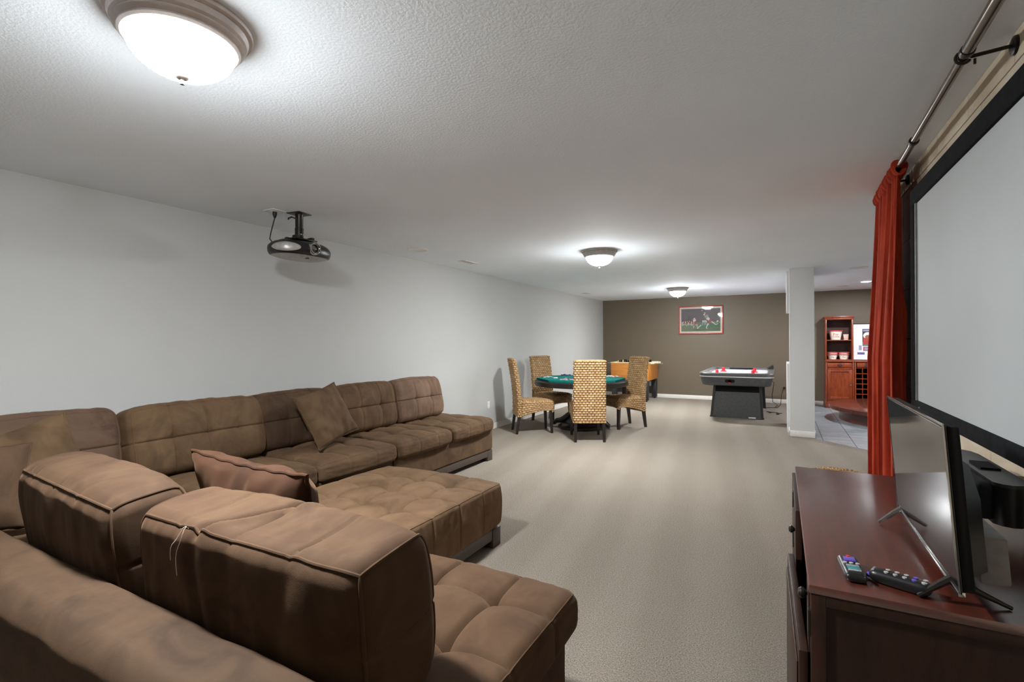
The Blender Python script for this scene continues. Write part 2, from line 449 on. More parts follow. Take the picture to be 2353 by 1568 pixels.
# ------------------------------------------------------------------ the room
def clip(poly, a, b, c):
    """keep the part of a polygon where a*x+b*y >= c"""
    out = []
    for i in range(len(poly)):
        p, q = poly[i], poly[(i+1) % len(poly)]
        dp, dq = a*p[0]+b*p[1]-c, a*q[0]+b*q[1]-c
        if dp >= 0: out.append(p)
        if dp*dq < 0:
            t = dp/(dp-dq); out.append((p[0]+t*(q[0]-p[0]), p[1]+t*(q[1]-p[1])))
    return out
XB, YN, YR = 4.2, -5.0, 4.36           # bar side wall, wall behind the camera, end of the right wall
DG = .437+8.02                          # carpet / tile edge runs on the diagonal x+y = DG
struct(MB().prism([(XL-.1, YN-.1), (XB+.1, YN-.1), (XB+.1, DG-XB-.1), (.43, DG-.43), (.43, YB+.1), (XL-.1, YB+.1)], -.12, 0).build('floor', 'carpet', smooth=False))
fb = struct(MB().prism([(.43, DG-.43), (XB+.1, DG-XB-.1), (XB+.1, YB+.1), (.43, YB+.1)], -.12, -.004).build('floor_bar', 'grout', smooth=False))
tile_off = [0, .33, .62, .1, .45, .2, .55, .3, .05]
for k in range(9):
    x0 = .51+.345*(k-1); x1 = x0+.345
    y = 4.0+tile_off[k]
    if k == 1: y = 9.04-.7*7
    if k == 2: y = 9.335-.7*8
    while y < YB:
        pl = [(max(x0+.004, .434), y+.004), (x1-.004, y+.004), (x1-.004, min(y+.696, YB)), (max(x0+.004, .434), min(y+.696, YB))]
        pl = clip(pl, 1, 1, DG+.006)
        if len(pl) > 2:
            MB().prism(pl, -.012, 0+random.uniform(-.0006, .0006)).build('tile', 'slate', fb, smooth=False)
        y += .7
struct(MB().bb((XL-.1, YN-.1, H), (XB+.1, YB+.1, H+.12)).build('ceiling', 'ceiling', smooth=False))
struct(MB().bb((XL-.12, YN-.12, -.1), (XL, YB, H)).build('wall_left', 'wall', smooth=False))
struct(MB().bb((XL-.12, YB, -.1), (XB+.12, YB+.12, H)).build('wall_back', 'brown_wall', smooth=False))
struct(MB().bb((XL, YN-.12, -.1), (XR+.2, YN, H)).build('wall_near', 'wall', smooth=False))
struct(MB().bb((XB, YR, -.1), (XB+.12, YB, H)).build('wall_bar', 'brown_wall', smooth=False))
struct(MB().bb((XR+.14, YR-.14, -.1), (XB+.12, YR, H)).build('wall_bar_near', 'wall', smooth=False))
wr_ = struct(MB().bb((XR+.012, YN, -.1), (XR+.14, YR, H)).build('wall_right', 'grout', smooth=False))
# travertine tiles on the right wall: courses 0.305 high, 0.463 wide, running bond
zt = 2.295
row = 0
while zt > -.2:
    z1, z0 = (H, 2.295) if row == 0 else (zt, zt-.305)
    off = [2.708, 2.555, 2.708, 2.555, 2.943, 2.943, 2.708, 2.555, 2.943, 2.7][row % 10]
    if z0 > .25:
        y = off-.463*8
        while y < YR:
            a, b_ = max(y+.0025, YN), min(y+.463-.0025, YR)
            if b_-a > .01:
                MB().bb((XR+random.uniform(0, .0015), a, z0+.0025), (XR+.02, b_, z1-.0025), .0015, seg=1).build('tile', 'travertine', wr_, smooth=False)
            y += .463
    if row > 0: zt -= .305
    row += 1
# pillar with the half wall and header behind it
PX0, PX1, PY0, PY1 = .115, .42, 8.09, 8.42
struct(MB().bb((PX0, PY0, 0), (PX1, PY1, H), .004).build('wall_pillar', 'pillar'))
struct(MB().bb((PX0-.03, PY1, 0), (PX1, PY1+.9, 1.02), .004).build('wall_half', 'pillar'))
struct(MB().bb((PX0-.03, PY1, 1.815), (PX1, PY1+.9, H), .004).build('wall_header', 'pillar'))
def base(name, a, b, dx, dy):
    bm = MB(); bm.bb(a, b, 0); c = list(b); c[2] = b[2]; 
    bm.bb((a[0], a[1], b[2]-.012), (b[0]-dx, b[1]-dy, b[2]), .003)
    struct(bm.build(name, 'trim'))
base('baseboard_left', (XL, YN, 0), (XL+.014, YB, .088), .004, 0)
struct(MB().bb((XL+.014, YB-.014, 0), (PX0, YB, .088), .004).build('baseboard_back', 'trim'))
struct(MB().bb((PX0, YB-.014, 0), (.79, YB, .088), .004).build('baseboard_bar', 'trim'))
struct(MB().bb((PX0-.012, PY0-.014, 0), (PX1+.012, PY0, .085), .004).bb((PX1, PY0-.014, 0), (PX1+.012, PY1, .085), .004).bb((PX0-.012, PY0-.014, 0), (PX0, PY1, .085), .004).build('baseboard_pillar', 'trim'))

# ------------------------------------------------------------------ ceiling fixtures
def ceiling_light(x, y, label):
    t = thing('ceiling_light', label, 'ceiling light', (x, y, H), group='dome lights along the ceiling')
    MB().lathe([(.02, 0), (.2, 0), (.203, -.008), (.2, -.016), (.188, -.02), (.19, -.024), (.184, -.04), (.176, -.046), (.178, -.052), (.172, -.058),
                (.165, -.062), (.166, -.068), (.158, -.074), (.15, -.07), (.15, -.02), (.02, -.02)], n=64).build('metal_ring', 'nickel' if y < 3 else 'silver', t, ang=25)
    pr = [(.152, -.066)]
    for k in range(1, 15):
        a = PI/2*k/14; pr.append((max(.152*math.cos(a), .004), -.066-.105*math.sin(a)))
    MB().lathe(pr, n=64, cap=True).build('glass_dome', 'dome', t, ang=60)
    MB().lathe([(.004, -.166), (.022, -.168), (.023, -.171), (.017, -.178), (.006, -.182), (.005, -.186), (.0075, -.189), (.0065, -.196), (.002, -.198)], n=24).build('finial', 'finial', t, ang=50)
    return t
ceiling_light(-1.674, .88, 'large ceiling light with frosted glass dome in the upper left corner')
ceiling_light(-1.80, 5.39, 'ceiling light with glowing dome above the poker table area, middle one')
ceiling_light(-1.75, 9.96, 'small distant ceiling light with glowing dome near the brown wall')
def disc(name, x, y, r, lab, cat, grp=None):
    t = thing(name, lab, cat, (x, y, H), group=grp)
    MB().lathe([(r*.82, -.001), (r, -.001), (r, -.006), (r*.9, -.009), (r*.82, -.006)], n=40).build('rim', 'trim', t)
    MB().lathe([(.001, -.002), (r*.83, -.002), (r*.83, -.004), (.001, -.004)], n=40).build('grille', 'ceiling_grille', t)
MT['ceiling_grille'] = plain('ceiling_grille', (186, 183, 180), .8)
disc('ceiling_speaker', -3.53, 4.303, .115, 'round white ceiling speaker near the left wall beyond the projector', 'speaker')
disc('ceiling_speaker', .985, 8.49, .115, 'round ceiling speaker over the bar, nearer one beside the curtain', 'speaker')
disc('ceiling_speaker', 1.04, 11.25, .115, 'round ceiling speaker over the bar, farther one above the bookcase', 'speaker')
def vent(x, y, lab):
    t = thing('ceiling_vent', lab, 'air vent', (x, y, H))
    MB().bb((-.06, -.15, -.006), (.06, -.13, 0), .002).bb((-.06, .13, -.006), (.06, .15, 0), .002).bb((-.06, -.13, -.006), (-.045, .13, 0), .002).bb((.045, -.13, -.006), (.06, .13, 0), .002).build('frame', 'trim', t)
    MB().bb((-.045, -.13, -.0015), (.045, .13, -.0005)).build('backing', 'greyplastic', t)
    for k in range(6):
        MB().box((-.036+.0145*k, 0, -.004), (.010, .26, .0015), 0, Matrix.Rotation(R(35), 4, 'Y')).build('slat', 'trim', t, smooth=False)
vent(-3.52, 5.30, 'white rectangular ceiling vent beyond the round speaker by the left wall')
vent(-3.66, 10.05, 'small white ceiling vent far away near the brown wall corner')
for (x, y, lab) in ((1.33, 10.62, 'bright recessed ceiling light over the bar beside the red curtain'), (2.7, 10.6, 'added recessed ceiling light over the bar, unseen beyond the curtain'), (2.7, 7.4, 'added unseen recessed ceiling light above the tiled bar floor behind the screen wall')):  # the last two are out of view, added to light the bar
    t = thing('recessed_light', lab, 'ceiling light', (x, y, H))
    MB().lathe([(.068, -.001), (.088, -.001), (.088, -.004), (.07, -.007)], n=32, cap=False).build('trim_ring', 'trim', t)
    MB().lathe([(.002, -.0015), (.07, -.0015), (.07, -.004), (.002, -.004)], n=32).build('lens', 'can', t)

# ------------------------------------------------------------------ projector on its ceiling mount
PJ = (-3.36, 2.60)
pj = thing('projector', 'black and silver projector hanging from the ceiling by the left wall', 'projector', (PJ[0], PJ[1], H), world=True)
px, py = PJ
MB().box((px+.01, py+.03, H-.004), (.13, .13, .008), .002, Matrix.Rotation(R(8), 4, 'Z')).build('mount_plate', 'blackmetal', pj)
MB().lathe([(.034, H-.008), (.03, H-.02), (.03, H-.115), (.033, H-.118), (.033, H-.2), (.02, H-.205)], (px+.01, py+.03, 0), 24).build('mount_pole', 'blackmetal', pj)
b = MB(); b.box((px, py+.03, H-.215), (.2, .2, .012), .003); b.box((px+.06, py-.04, H-.205), (.05, .03, .035), .004); b.box((px+.06, py+.1, H-.205), (.05, .03, .035), .004); b.box((px-.06, py+.03, H-.205), (.03, .14, .03), .004)
b.build('mount_bracket', 'blackmetal', pj)
b = MB(); b.tube([(px+.02, py-.005, H-.05), (px+.04, py-.06, H-.05), (px+.03, py-.085, H-.065), (px+.03, py-.08, H-.075)], .006, 8); b.build('cable_hook', 'blackmetal', pj)
for sx in (0, 1):
    MB().lathe([(.001, 0), (.006, 0), (.006, .004), (.001, .005)], (px+.042, py+.02+.018*sx, H-.17), 10, 'x').build('screw', 'chrome', pj)
CZ = H-.288
BX, BY = px, py+.045
def pbody(t, z, sc=1.0, off=0):
    a_, b_ = .165*sc+off, .25*sc+off; c, s_ = np.cos(t), np.sin(t)
    return (BX+a_*np.sign(c)*np.abs(c)**.8, BY+b_*np.sign(s_)*np.abs(s_)**.8, CZ+z)
def prof(z):     # how wide the shell is at height z
    return np.interp(z, [-.058, -.05, -.03, -.008, .012, .035, .05, .058, .062], [.90, .955, .99, 1.0, .985, .90, .78, .60, .30])
def loft(zs, scs, n=64):
    b = MB(); T = np.linspace(0, 2*PI, n, endpoint=False)
    for z, sc in zip(zs, scs): b.v += [tuple(float(q) for q in pbody(t, z, sc)) for t in T]
    m_ = len(zs)
    b.f = [(j*n+i, j*n+(i+1) % n, (j+1)*n+(i+1) % n, (j+1)*n+i) for j in range(m_-1) for i in range(n)]+[tuple(range(n-1, -1, -1)), tuple(range((m_-1)*n, m_*n))]
    b.mi = [0]*len(b.f); return b
zs = [-.058, -.05, -.03, -.008, .012, .035, .05, .058, .062]
loft(zs, [prof(z) for z in zs]).build('case', 'black', pj, ang=60)
loft([-.078, -.074, -.064, -.0575], [.35, .62, .82, .90]).build('underside', 'silver', pj, ang=50)
def patch(t0, dt, z0, dz, off, tilt=0):
    b = MB(); nr, na = 5, 36
    for r_ in range(nr+1):
        for k in range(na):
            a = 2*PI*k/na; rr = r_/nr; t = t0+dt*rr*math.cos(a); z = z0+dz*rr*math.sin(a)+tilt*(t-t0)
            b.v.append(tuple(float(q) for q in pbody(t, z, prof(z), off if r_ < nr else off*.2)))
    b.f = [(r_*na+k, r_*na+(k+1) % na, (r_+1)*na+(k+1) % na, (r_+1)*na+k) for r_ in range(nr) for k in range(na)]; b.mi = [0]*len(b.f); return b
patch(-.98, .60, -.008, .036, .004).build('oval_grille', 'silver', pj, ang=70)
LZ = CZ-.002; LY = py+.045
MB().lathe([(.05, -.03), (.05, .016), (.046, .026), (.04, .026), (.037, .012), (.033, .012)], (BX+.158, LY, LZ), 40, 'x', cap=False).build('lens_ring', 'chrome', pj)
MB().lathe([(.001, .008), (.02, .008), (.036, .0), (.036, -.02), (.001, -.02)], (BX+.158, LY, LZ), 32, 'x').build('lens', 'glass_tv', pj)
MB().bb((BX+.10, LY+.07, CZ-.03), (BX+.135, LY+.18, CZ-.004), .008).build('front_panel', 'black', pj)
MB().lathe([(.001, 0), (.014, 0), (.016, -.012), (.001, -.014)], (BX+.10, LY-.015, CZ-.066), 20).build('foot', 'black', pj)
MB().lathe([(.006, .0), (.012, .0), (.012, .006), (.006, .006)], (BX+.095, LY+.175, CZ+.012), 16, 'x', cap=False).build('ir_window', 'chrome', pj)
op = thing('ceiling_outlet', 'white square outlet plate on the ceiling beside the projector mount', 'outlet', (px-.08, py-.12, H))
MB().bb((-.06, -.06, -.006), (.06, .06, 0), .002).build('cover_plate', 'white', op)
MB().bb((-.018, -.035, -.009), (.018, .035, -.006), .002).build('socket', 'white', op)
pc = MB().tube([(px-.08, py-.12, H-.054), (px-.085, py-.13, H-.1), (px-.10, py-.14, H-.17), (px-.10, py-.15, H-.22), (px-.07, py-.14, H-.262)], .0045, 8).build('cord', 'cordblack', pj)
MB().lathe([(.016, -.009), (.016, -.03), (.009, -.052), (.006, -.056)], (px-.08, py-.12, H), 12).build('plug', 'cordblack', pc)

# ------------------------------------------------------------------ sectional sofa
SF = thing('sectional_sofa', 'brown suede sectional sofa with tufted seats along left wall and foreground', 'sofa', (-3.0, 2.4, 0), world=True)
def suede_box(name, a, b_, r, n, mat, wr=(), bulge={}, tuft=None):
    c = [(a[i]+b_[i])/2 for i in range(3)]; s_ = [abs(b_[i]-a[i]) for i in range(3)]
    cu_ = Cushion(s_, r, bulge, tuft, wr); return cu_, cu_.mb(n, TR(c)).build(name, mat, SF, ang=60)
LY0, LY1, LYM, NX1 = .55, 4.93, 3.255, -.66
# upholstered bases (two long modules, one near module), raised backs behind the cushions
suede_box('base', (-3.93, LYM+.004, .125), (-2.945, LY1, .36), .02, 20, 'suede_olive', [(.002, (9, 9, 9), 'all')])
suede_box('base', (-3.93, LY0, .125), (-2.945, LYM-.004, .36), .02, 20, 'suede_olive', [(.002, (9, 9, 9), 'all')])
suede_box('base', (-2.95, LY0+.1, .125), (NX1, 1.6, .36), .02, 24, 'suede_near', [(.003, (9, 9, 9), 'all')])
suede_box('back_frame', (-3.975, LY0, .36), (-3.76, LY1-.02, .66), .06, 24, 'suede_dark')
fr, o_ = suede_box('back_frame', (-3.75, .545, .125), (NX1+.03, .762, .645), .055, 72, 'suede_frame', [(.004, (6, 6, 10), 'all'), (.0018, (25, 25, 25), 'all')], {'+z': .012, '-y': .01})
for (a, b_) in (((-3.9, LYM+.01), (-2.955, LY1-.005)), ((-3.9, 1.7), (-2.955, LYM-.01))):
    MB().bb((a[0], a[1], .05), (b_[0], b_[1], .124), .004).build('plinth', 'sofa_wood', SF)
    for (x, y) in ((b_[0]-.05, b_[1]-.045), (b_[0]-.05, a[1]+.045), (a[0]+.05, b_[1]-.045), (a[0]+.05, a[1]+.045)):
        MB().bb((x-.052, y-.052, 0), (x+.052, y+.052, .122), .004).build('leg', 'sofa_wood', SF)
MB().bb((-2.9, LY0+.12, .05), (NX1-.01, 1.59, .124), .004).build('plinth', 'sofa_wood', SF)
for (x, y) in ((NX1-.055, 1.545), (NX1-.055, LY0+.17)):
    MB().bb((x-.05, y-.05, 0), (x+.05, y+.05, .122), .004).build('leg', 'sofa_wood', SF)
def seat(x0, x1, y0, y1, rz, mat, n, seed, cells=3, zt=.505, label=None, lines=None):
    """seat cushion; local +x runs along the sofa, -y is the front"""
    cx, cy = (x0+x1)/2, (y0+y1)/2
    W, D = (y1-y0, x1-x0) if rz in (90, -90) else (x1-x0, y1-y0)
    cw, cd = W/cells, D/cells
    us = [-W/2+cw*k for k in range(1, cells)]; vs = [-D/2+cd*k for k in range(1, cells)]
    if lines: us, vs = lines
    cu_ = Cushion((W-.004, D, .165), .045, {'+z': .03, '-y': .02, '+y': .0}, ('+z', us, vs, .030, .009, .015, .008),
                  [(.0022, (14, 6, 40), '-y'), (.0016, (30, 8, 30), '+z'), (.003, (5, 5, 5), 'all')], .012, seed)
    Mx = TR((cx, cy, zt-.0825), rz)
    o = cu_.mb(n, Mx).build('seat_cushion', mat, SF, ang=70, label=label)
    e = 1
    cu_.pipe(Mx, [[(-e, -e, e), (e, -e, e)], [(-e, e, e), (-e, -e, e)], [(e, -e, e), (e, e, e)]], .0032 if n > 60 else .003, 50, -.001).build('piping', mat, o)
    return o
ys = [1.64, 2.447, 3.275, 4.088, 4.905]
for k, (mt_, sd) in enumerate((('suede_olive', 1), ('suede_brown', 2), ('suede_olive', 3), ('suede_olive', 4))):
    seat(-3.80, -2.90, ys[k]+.003, ys[k+1]-.003, 90, mt_, 90, sd)
seat(-3.80, -2.92, .78, 1.635, 90, 'suede_olive', 40, 5)
seat(-2.9+.0, -2.29+.82-.63, .78, 1.655, 180, 'suede_brown', 48, 6) if False else None
seat(-2.905, -2.28, .78, 1.655, 180, 'suede_brown', 40, 6)
seat(-2.275, -1.455, .78, 1.655, 180, 'suede_brown', 56, 7)
seat(-1.45, -.625, .78, 1.655, 180, 'suede_red', 110, 8, lines=([-.185, .08, .345], [-.2175, .0585, .3345]))
def back(cx, cy, cz, W, Hh, T, rz, lean, mat, n, seed, nx=3, nz=2, ry=0, label=None, front=.05, crown=.022, folds=()):
    us = [-W/2+W/nx*k for k in range(1, nx)]; vs = [-Hh/2+Hh/nz*k for k in range(1, nz)]
    # tuft lines: for face -y the in-plane axes are (x, z)
    cu_ = Cushion((W, T, Hh), .05, {'-y': front, '+y': .025, '+z': crown, '+x': .012, '-x': .012}, ('-y', us, vs, .014, .009, .010, .0065),
                  [(.0035, (9, 6, 5), 'all'), (.003, (22, 5, 4), '-y'), (.0025, (26, 7, 6), '+z'), (.004, (16, 6, 4.5), '+y'), (.005, (7, 5, 5), '+y')], .02, seed, folds)
    Mx = TR((cx, cy, cz), rz, -lean, ry)
    o = cu_.mb(n, Mx).build('back_cushion', mat, SF, ang=70, label=label)
    e = 1
    if n > 115:
        cu_.pipe(Mx, [[(-e, e, -e), (-e, e, e), (e, e, e), (e, e, -e)], [(-e, e, e), (-e, -e, e), (-e, -e, -e)], [(e, e, e), (e, -e, e), (e, -e, -e)]], .0048, 60, .001).build('piping', mat, o)
    else:
        cu_.pipe(Mx, [[(-e, -e, -e), (-e, -e, e), (e, -e, e), (e, -e, -e)]], .0035, 30, 0).build('piping', mat, o)
    return o, cu_, Mx
# along the left wall, from the far end towards the camera
back(-3.66, 4.375, .725, .80, .46, .25, 90, 11, 'suede_plum', 104, 11, 3, label='plum brown end back cushion')
back(-3.66, 3.575, .725, .79, .46, .25, 90, 11, 'suede_olive', 104, 12, 3)
back(-3.68, 2.80, .725, .78, .45, .24, 90, 10, 'suede_dark', 90, 13, 3, label='dark back cushion behind the leaning throw pillow')
back(-3.62, 1.985, .725, .89, .46, .27, 90, 14, 'suede_olive', 110, 14, 4, label='puffy olive back cushion')
back(-3.68, 1.13, .735,   .78, .47, .24, 90, 10, 'suede_plum_dark', 90, 15, 2, label='plum back cushion near the corner')
# near run, seen from behind
o, c1, M1 = back(-2.25, .895, .695, .95, .42, .25, 180-4.5, 7, 'suede_near', 124, 21, 4, label='brown back cushion seen from behind, left of the pair')
o, c2, M2 = back(-1.245, .905, .69, .91, .42, .27, 180+1, 5, 'suede_red', 128, 22, 4, label='brown back cushion seen from behind, right of the pair, with a loose white thread', crown=-.012, folds=[('+z', 'x', .07, .57, .026, .014), ('+y', 'x', .113, .2, .010, .03), ('+y', 'x', -.2, -.25, .006, .03)])
tp_ = c2.ev(np.array([[.36, 1, .99]]), .006)[0]; A = M2 @ Vector(tp_)
b = MB()
for dx, ln in ((.0, .10), (-.035, .07)):
    b.tube([(A.x+dx*t*.9+.004*math.sin(t*6), A.y-.012-.03*math.sin(t*PI*.6), A.z+.012*math.sin(t*9)*(1-t)-ln*1.15*t*t) for t in np.linspace(0, 1, 10)], .0009, 5)
b.build('thread', 'thread', o)

def pillow(name, label, W, Hh, T, Mx, mat, seed, n=44, pr=.006):
    V = []; Fc = []; us = np.linspace(-1, 1, n); us = np.sign(us)*np.abs(us)**.85
    for sd in (-1, 1):
        o = len(V)
        for u in us:
            for v in us:
                x = W/2*u*(1-.075*(1-v*v)); z = Hh/2*v*(1-.075*(1-u*u))
                th = T/2*((1-u**4)*(1-v**4))**.42*(.62+.38*(1-u*u)*(1-v*v))
                V.append((x, sd*th, z))
        for i in range(n-1):
            for j in range(n-1):
                q = (o+i*n+j, o+(i+1)*n+j, o+(i+1)*n+j+1, o+i*n+j+1); Fc.append(q if sd < 0 else q[::-1])
    V = np.array(V); q = V/np.array([W, 1, Hh])
    edge = np.clip(np.abs(q[:, 0])*2, 0, 1)**2+np.clip(np.abs(q[:, 2])*2, 0, 1)**2
    V[:, 1] += np.sign(V[:, 1])*(.013*vnoise(V*np.array([9, 0, 9])+seed, seed)+.009*vnoise(V*np.array([22, 0, 17])+seed, seed+1))*np.clip(np.abs(V[:, 1])/.02, 0, 1)
    b = MB(); b.add(V, Fc); b.xform(Mx)
    t = thing(name, label, 'pillow', Mx.translation, group='throw pillows on the sectional', world=True)
    # weld the rim
    b.build('cover', mat, t, ang=80)
    P = []
    for k in range(4*24):
        s_ = k/24; e = int(s_); f_ = (s_-e)*2-1
        u, v = [(f_, -1), (1, f_), (-f_, 1), (-1, -f_)][e]
        P.append(Mx @ Vector((W/2*u*(1-.075*(1-v*v)), .003*math.sin(k*1.7+seed), Hh/2*v*(1-.075*(1-u*u)))))
    P.append(P[0]); b = MB(); b.tube(P, pr, 8, False); b.build('piping', mat, t)
    return t
pillow('throw_pillow', 'olive throw pillow leaning on the long back cushions, tilted corner up', .46, .46, .17, TR((-3.31, 2.86, .775), 90, -24, 0) @ Matrix.Rotation(R(-13), 4, 'Y'), 'suede_olive', 3)
pillow('throw_pillow', 'olive throw pillow in the sofa corner at the far left edge', .46, .46, .17, TR((-3.36, 1.02, .735), 84, -20, 0) @ Matrix.Rotation(R(-15), 4, 'Y'), 'suede_olive', 5)
pillow('throw_pillow', 'small dark pillow cut off by the left edge below the olive pillow', .42, .40, .2, TR((-3.16, .75, .72), 70, -25, 0), 'suede_near', 8)
pillow('throw_pillow', 'reddish brown pillow behind the near back cushions, facing the ottoman', .64, .44, .21, TR((-1.69, 1.165, .745), 180, -20, 0) @ Matrix.Rotation(R(-2), 4, 'Y'), 'suede_rust', 9, 56, .007)

# ------------------------------------------------------------------ tufted ottoman
OT = thing('tufted_ottoman', 'square brown suede ottoman with button tufted top and wooden legs', 'ottoman', (-2.165, 2.41, 0), world=True)
OX0, OX1, OY0, OY1 = -2.70, -1.665, 1.89, 2.925
W, D = OX1-OX0, OY1-OY0
us = [-W/2+W/4*k for k in (1, 2, 3)]; vs = [-D/2+D/4*k for k in (1, 2, 3)]
oc_ = Cushion((W, D, .30), .03, {'+z': .025, '+x': .008, '-y': .01}, ('+z', us, vs, .032, .011, .016, .007), [(.0018, (30, 30, 12), '+x'), (.002, (10, 10, 10), 'all')], .01, 31)
Mx = TR(((OX0+OX1)/2, (OY0+OY1)/2, .275))
o = oc_.mb(150, Mx).build('upholstery', 'suede_tan', OT, ang=70)
e = 1
oc_.pipe(Mx, [[(-e, -e, e), (e, -e, e), (e, e, e), (-e, e, e), (-e, -e, e)]], .0032, 60, 0).build('piping', 'suede_tan', o)
MB().bb((OX0+.03, OY0+.03, .055), (OX1-.02, OY1-.02, .126), .003).build('plinth', 'sofa_wood', OT)
for x in (OX0+.07, OX1-.065):
    for y in (OY0+.07, OY1-.065):
        MB().bb((x-.05, y-.05, 0), (x+.05, y+.05, .124), .004).build('leg', 'sofa_wood', OT)

# ------------------------------------------------------------------ woven chairs
def weave(u, v, cw=.05, ch=.032):
    rw = np.floor(v/ch); uu = u/cw+.5*(rw % 2); s = uu-np.floor(uu); t = v/ch-rw
    hgt = np.sin(PI*s)**.55*np.sin(PI*t)**.55
    rnd = np.abs(np.sin(np.floor(uu)*12.9898+rw*78.233)*43758.5453) % 1
    return hgt, rnd
def woven(fn, L, Hh, nu, nv, amp, closed=True, cw=.05, ch=.032, flat=False):
    """fn(u in [0,1), v in [0,1]) -> (pos, normal); returns MB with weave attributes"""
    b = MB(); U = np.linspace(0, 1, nu, endpoint=not closed); Vv = np.linspace(0, 1, nv)
    gu, gv = np.meshgrid(U, Vv); gu, gv = gu.ravel(), gv.ravel()
    P, N = fn(gu, gv); k = max(1, round(L/cw))
    h_, rn = weave(gu*k*cw, gv*Hh, cw, ch)
    P = P+N*(amp*(h_-.6))[:, None]
    Fc = []
    for j in range(nv-1):
        for i in range(nu if closed else nu-1):
            i2 = (i+1) % nu; Fc.append((j*nu+i, j*nu+i2, (j+1)*nu+i2, (j+1)*nu+i))
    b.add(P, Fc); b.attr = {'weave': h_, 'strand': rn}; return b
def join(bs):
    r_ = MB(); r_.attr = {'weave': [], 'strand': []}
    for b in bs:
        r_.add(b.v, b.f)
        for k in r_.attr: r_.attr[k] = np.concatenate([r_.attr[k], b.attr[k]])
    return r_
def rr_loop(u, w_, d_, r):
    """point and normal on a rounded rectangle at perimeter fraction u"""
    sx, sy = w_-2*r, d_-2*r; per = 2*(sx+sy)+2*PI*r; s = (u % 1)*per
    segs = [(sx, 'l', (-sx/2, -d_/2), (1, 0), (0, -1)), (PI*r/2, 'a', (sx/2, -sy/2), -90), (sy, 'l', (w_/2, -sy/2), (0, 1), (1, 0)), (PI*r/2, 'a', (sx/2, sy/2), 0),
            (sx, 'l', (sx/2, d_/2), (-1, 0), (0, 1)), (PI*r/2, 'a', (-sx/2, sy/2), 90), (sy, 'l', (-w_/2, sy/2), (0, -1), (-1, 0)), (PI*r/2, 'a', (-sx/2, -sy/2), 180)]
    X = np.zeros((len(s), 2)); Nn = np.zeros((len(s), 2)); a0 = 0
    for sg in segs:
        m_ = (s >= a0-1e-9) & (s < a0+sg[0]+1e-9); t = s[m_]-a0
        if sg[1] == 'l':
            X[m_] = np.array(sg[2])+t[:, None]*np.array(sg[3]); Nn[m_] = np.array(sg[4])
        else:
            an = np.radians(sg[3])+t/r; n2 = np.stack([np.cos(an), np.sin(an)], 1); X[m_] = np.array(sg[2])+r*n2; Nn[m_] = n2
        a0 += sg[0]
    return X, Nn, per
def make_chair():
    t = thing('wicker_chair', 'woven chair', 'chair')
    BW, BT, z0, z1 = .45, .065, .25, 1.11
    _, _, per = rr_loop(np.array([0.]), BW, BT, .02)
    def bend(z): return -.245-.085*np.clip((z-.45)/.66, 0, 1)**1.6
    def bk(u, v):
        X, Nn, _ = rr_loop(u, BW, BT, .02); z = z0+(z1-z0)*v
        wv = 1-.03*v
        return np.stack([X[:, 0]*wv, X[:, 1]+bend(z), z], 1), np.stack([Nn[:, 0], Nn[:, 1], 0*z], 1)
    back_ = woven(bk, per, z1-z0, 21*9, 27*7+1, .015)
    def cap(u, v):
        x = (u-.5)*(BW*.97-.01); y = (v-.5)*(BT-.004)
        z = z1-.0+.012*(1-(2*u-1)**8)*(1-(2*v-1)**2)
        return np.stack([x, y+bend(np.full_like(x, z1)), z], 1), np.stack([0*x, 0*x, 0*x+1], 1)
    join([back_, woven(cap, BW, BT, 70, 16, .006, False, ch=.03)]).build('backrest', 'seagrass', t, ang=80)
    SW, SD = .46, .50; cy = .03
    _, _, sper = rr_loop(np.array([0.]), SW, SD, .035)
    def sk(u, v):
        X, Nn, _ = rr_loop(u, SW, SD, .035); yb = (X[:, 1]+SD/2)/SD      # 0 back .. 1 front
        zb = .255+.085*np.clip(yb*1.6, 0, 1)**.8
        front = yb > .985
        zb = zb-.035*(np.abs(X[:, 0])/(SW/2))**4*(yb > .93)
        z = zb+(.475-zb)*v
        return np.stack([X[:, 0], X[:, 1]+cy, z], 1), np.stack([Nn[:, 0], Nn[:, 1], 0*z], 1)
    skirt = woven(sk, sper, .19, 36*8, 6*8+1, .013)
    def tp(u, v):
        x = (u-.5)*(SW-.006); y = (v-.5)*(SD-.006); e_ = (1-(2*u-1)**8)*(1-(2*v-1)**8)
        return np.stack([x, y+cy, .472+.03*e_], 1), np.stack([0*x, 0*x, 0*x+1], 1)
    top = woven(tp, SW, SD, 9*9+1, 16*8+1, .012, False)
    def bt(u, v):
        x = (u-.5)*(SW-.04); y = (v-.5)*(SD-.04); return np.stack([x, y+cy, 0*x+.36], 1), np.stack([0*x, 0*x, 0*x-1], 1)
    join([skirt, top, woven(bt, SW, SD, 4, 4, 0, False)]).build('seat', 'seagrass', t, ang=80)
    for sx in (-1, 1):
        for (y0, y1, zt) in ((.25, .235, .36), (-.285, -.235, .34)):
            x0, x1 = sx*.195, sx*.19; b = MB()
            q = lambda x, y, z, h_: [(x-h_, y-h_, z), (x+h_, y-h_, z), (x+h_, y+h_, z), (x-h_, y+h_, z)]
            b.add(q(x0, y0, 0, .0165)+q(x1, y1, zt, .023), [(0, 1, 5, 4), (1, 2, 6, 5), (2, 3, 7, 6), (3, 0, 4, 7), (3, 2, 1, 0), (4, 5, 6, 7)])
            b.build('leg', 'espresso', t, smooth=False)
    return t
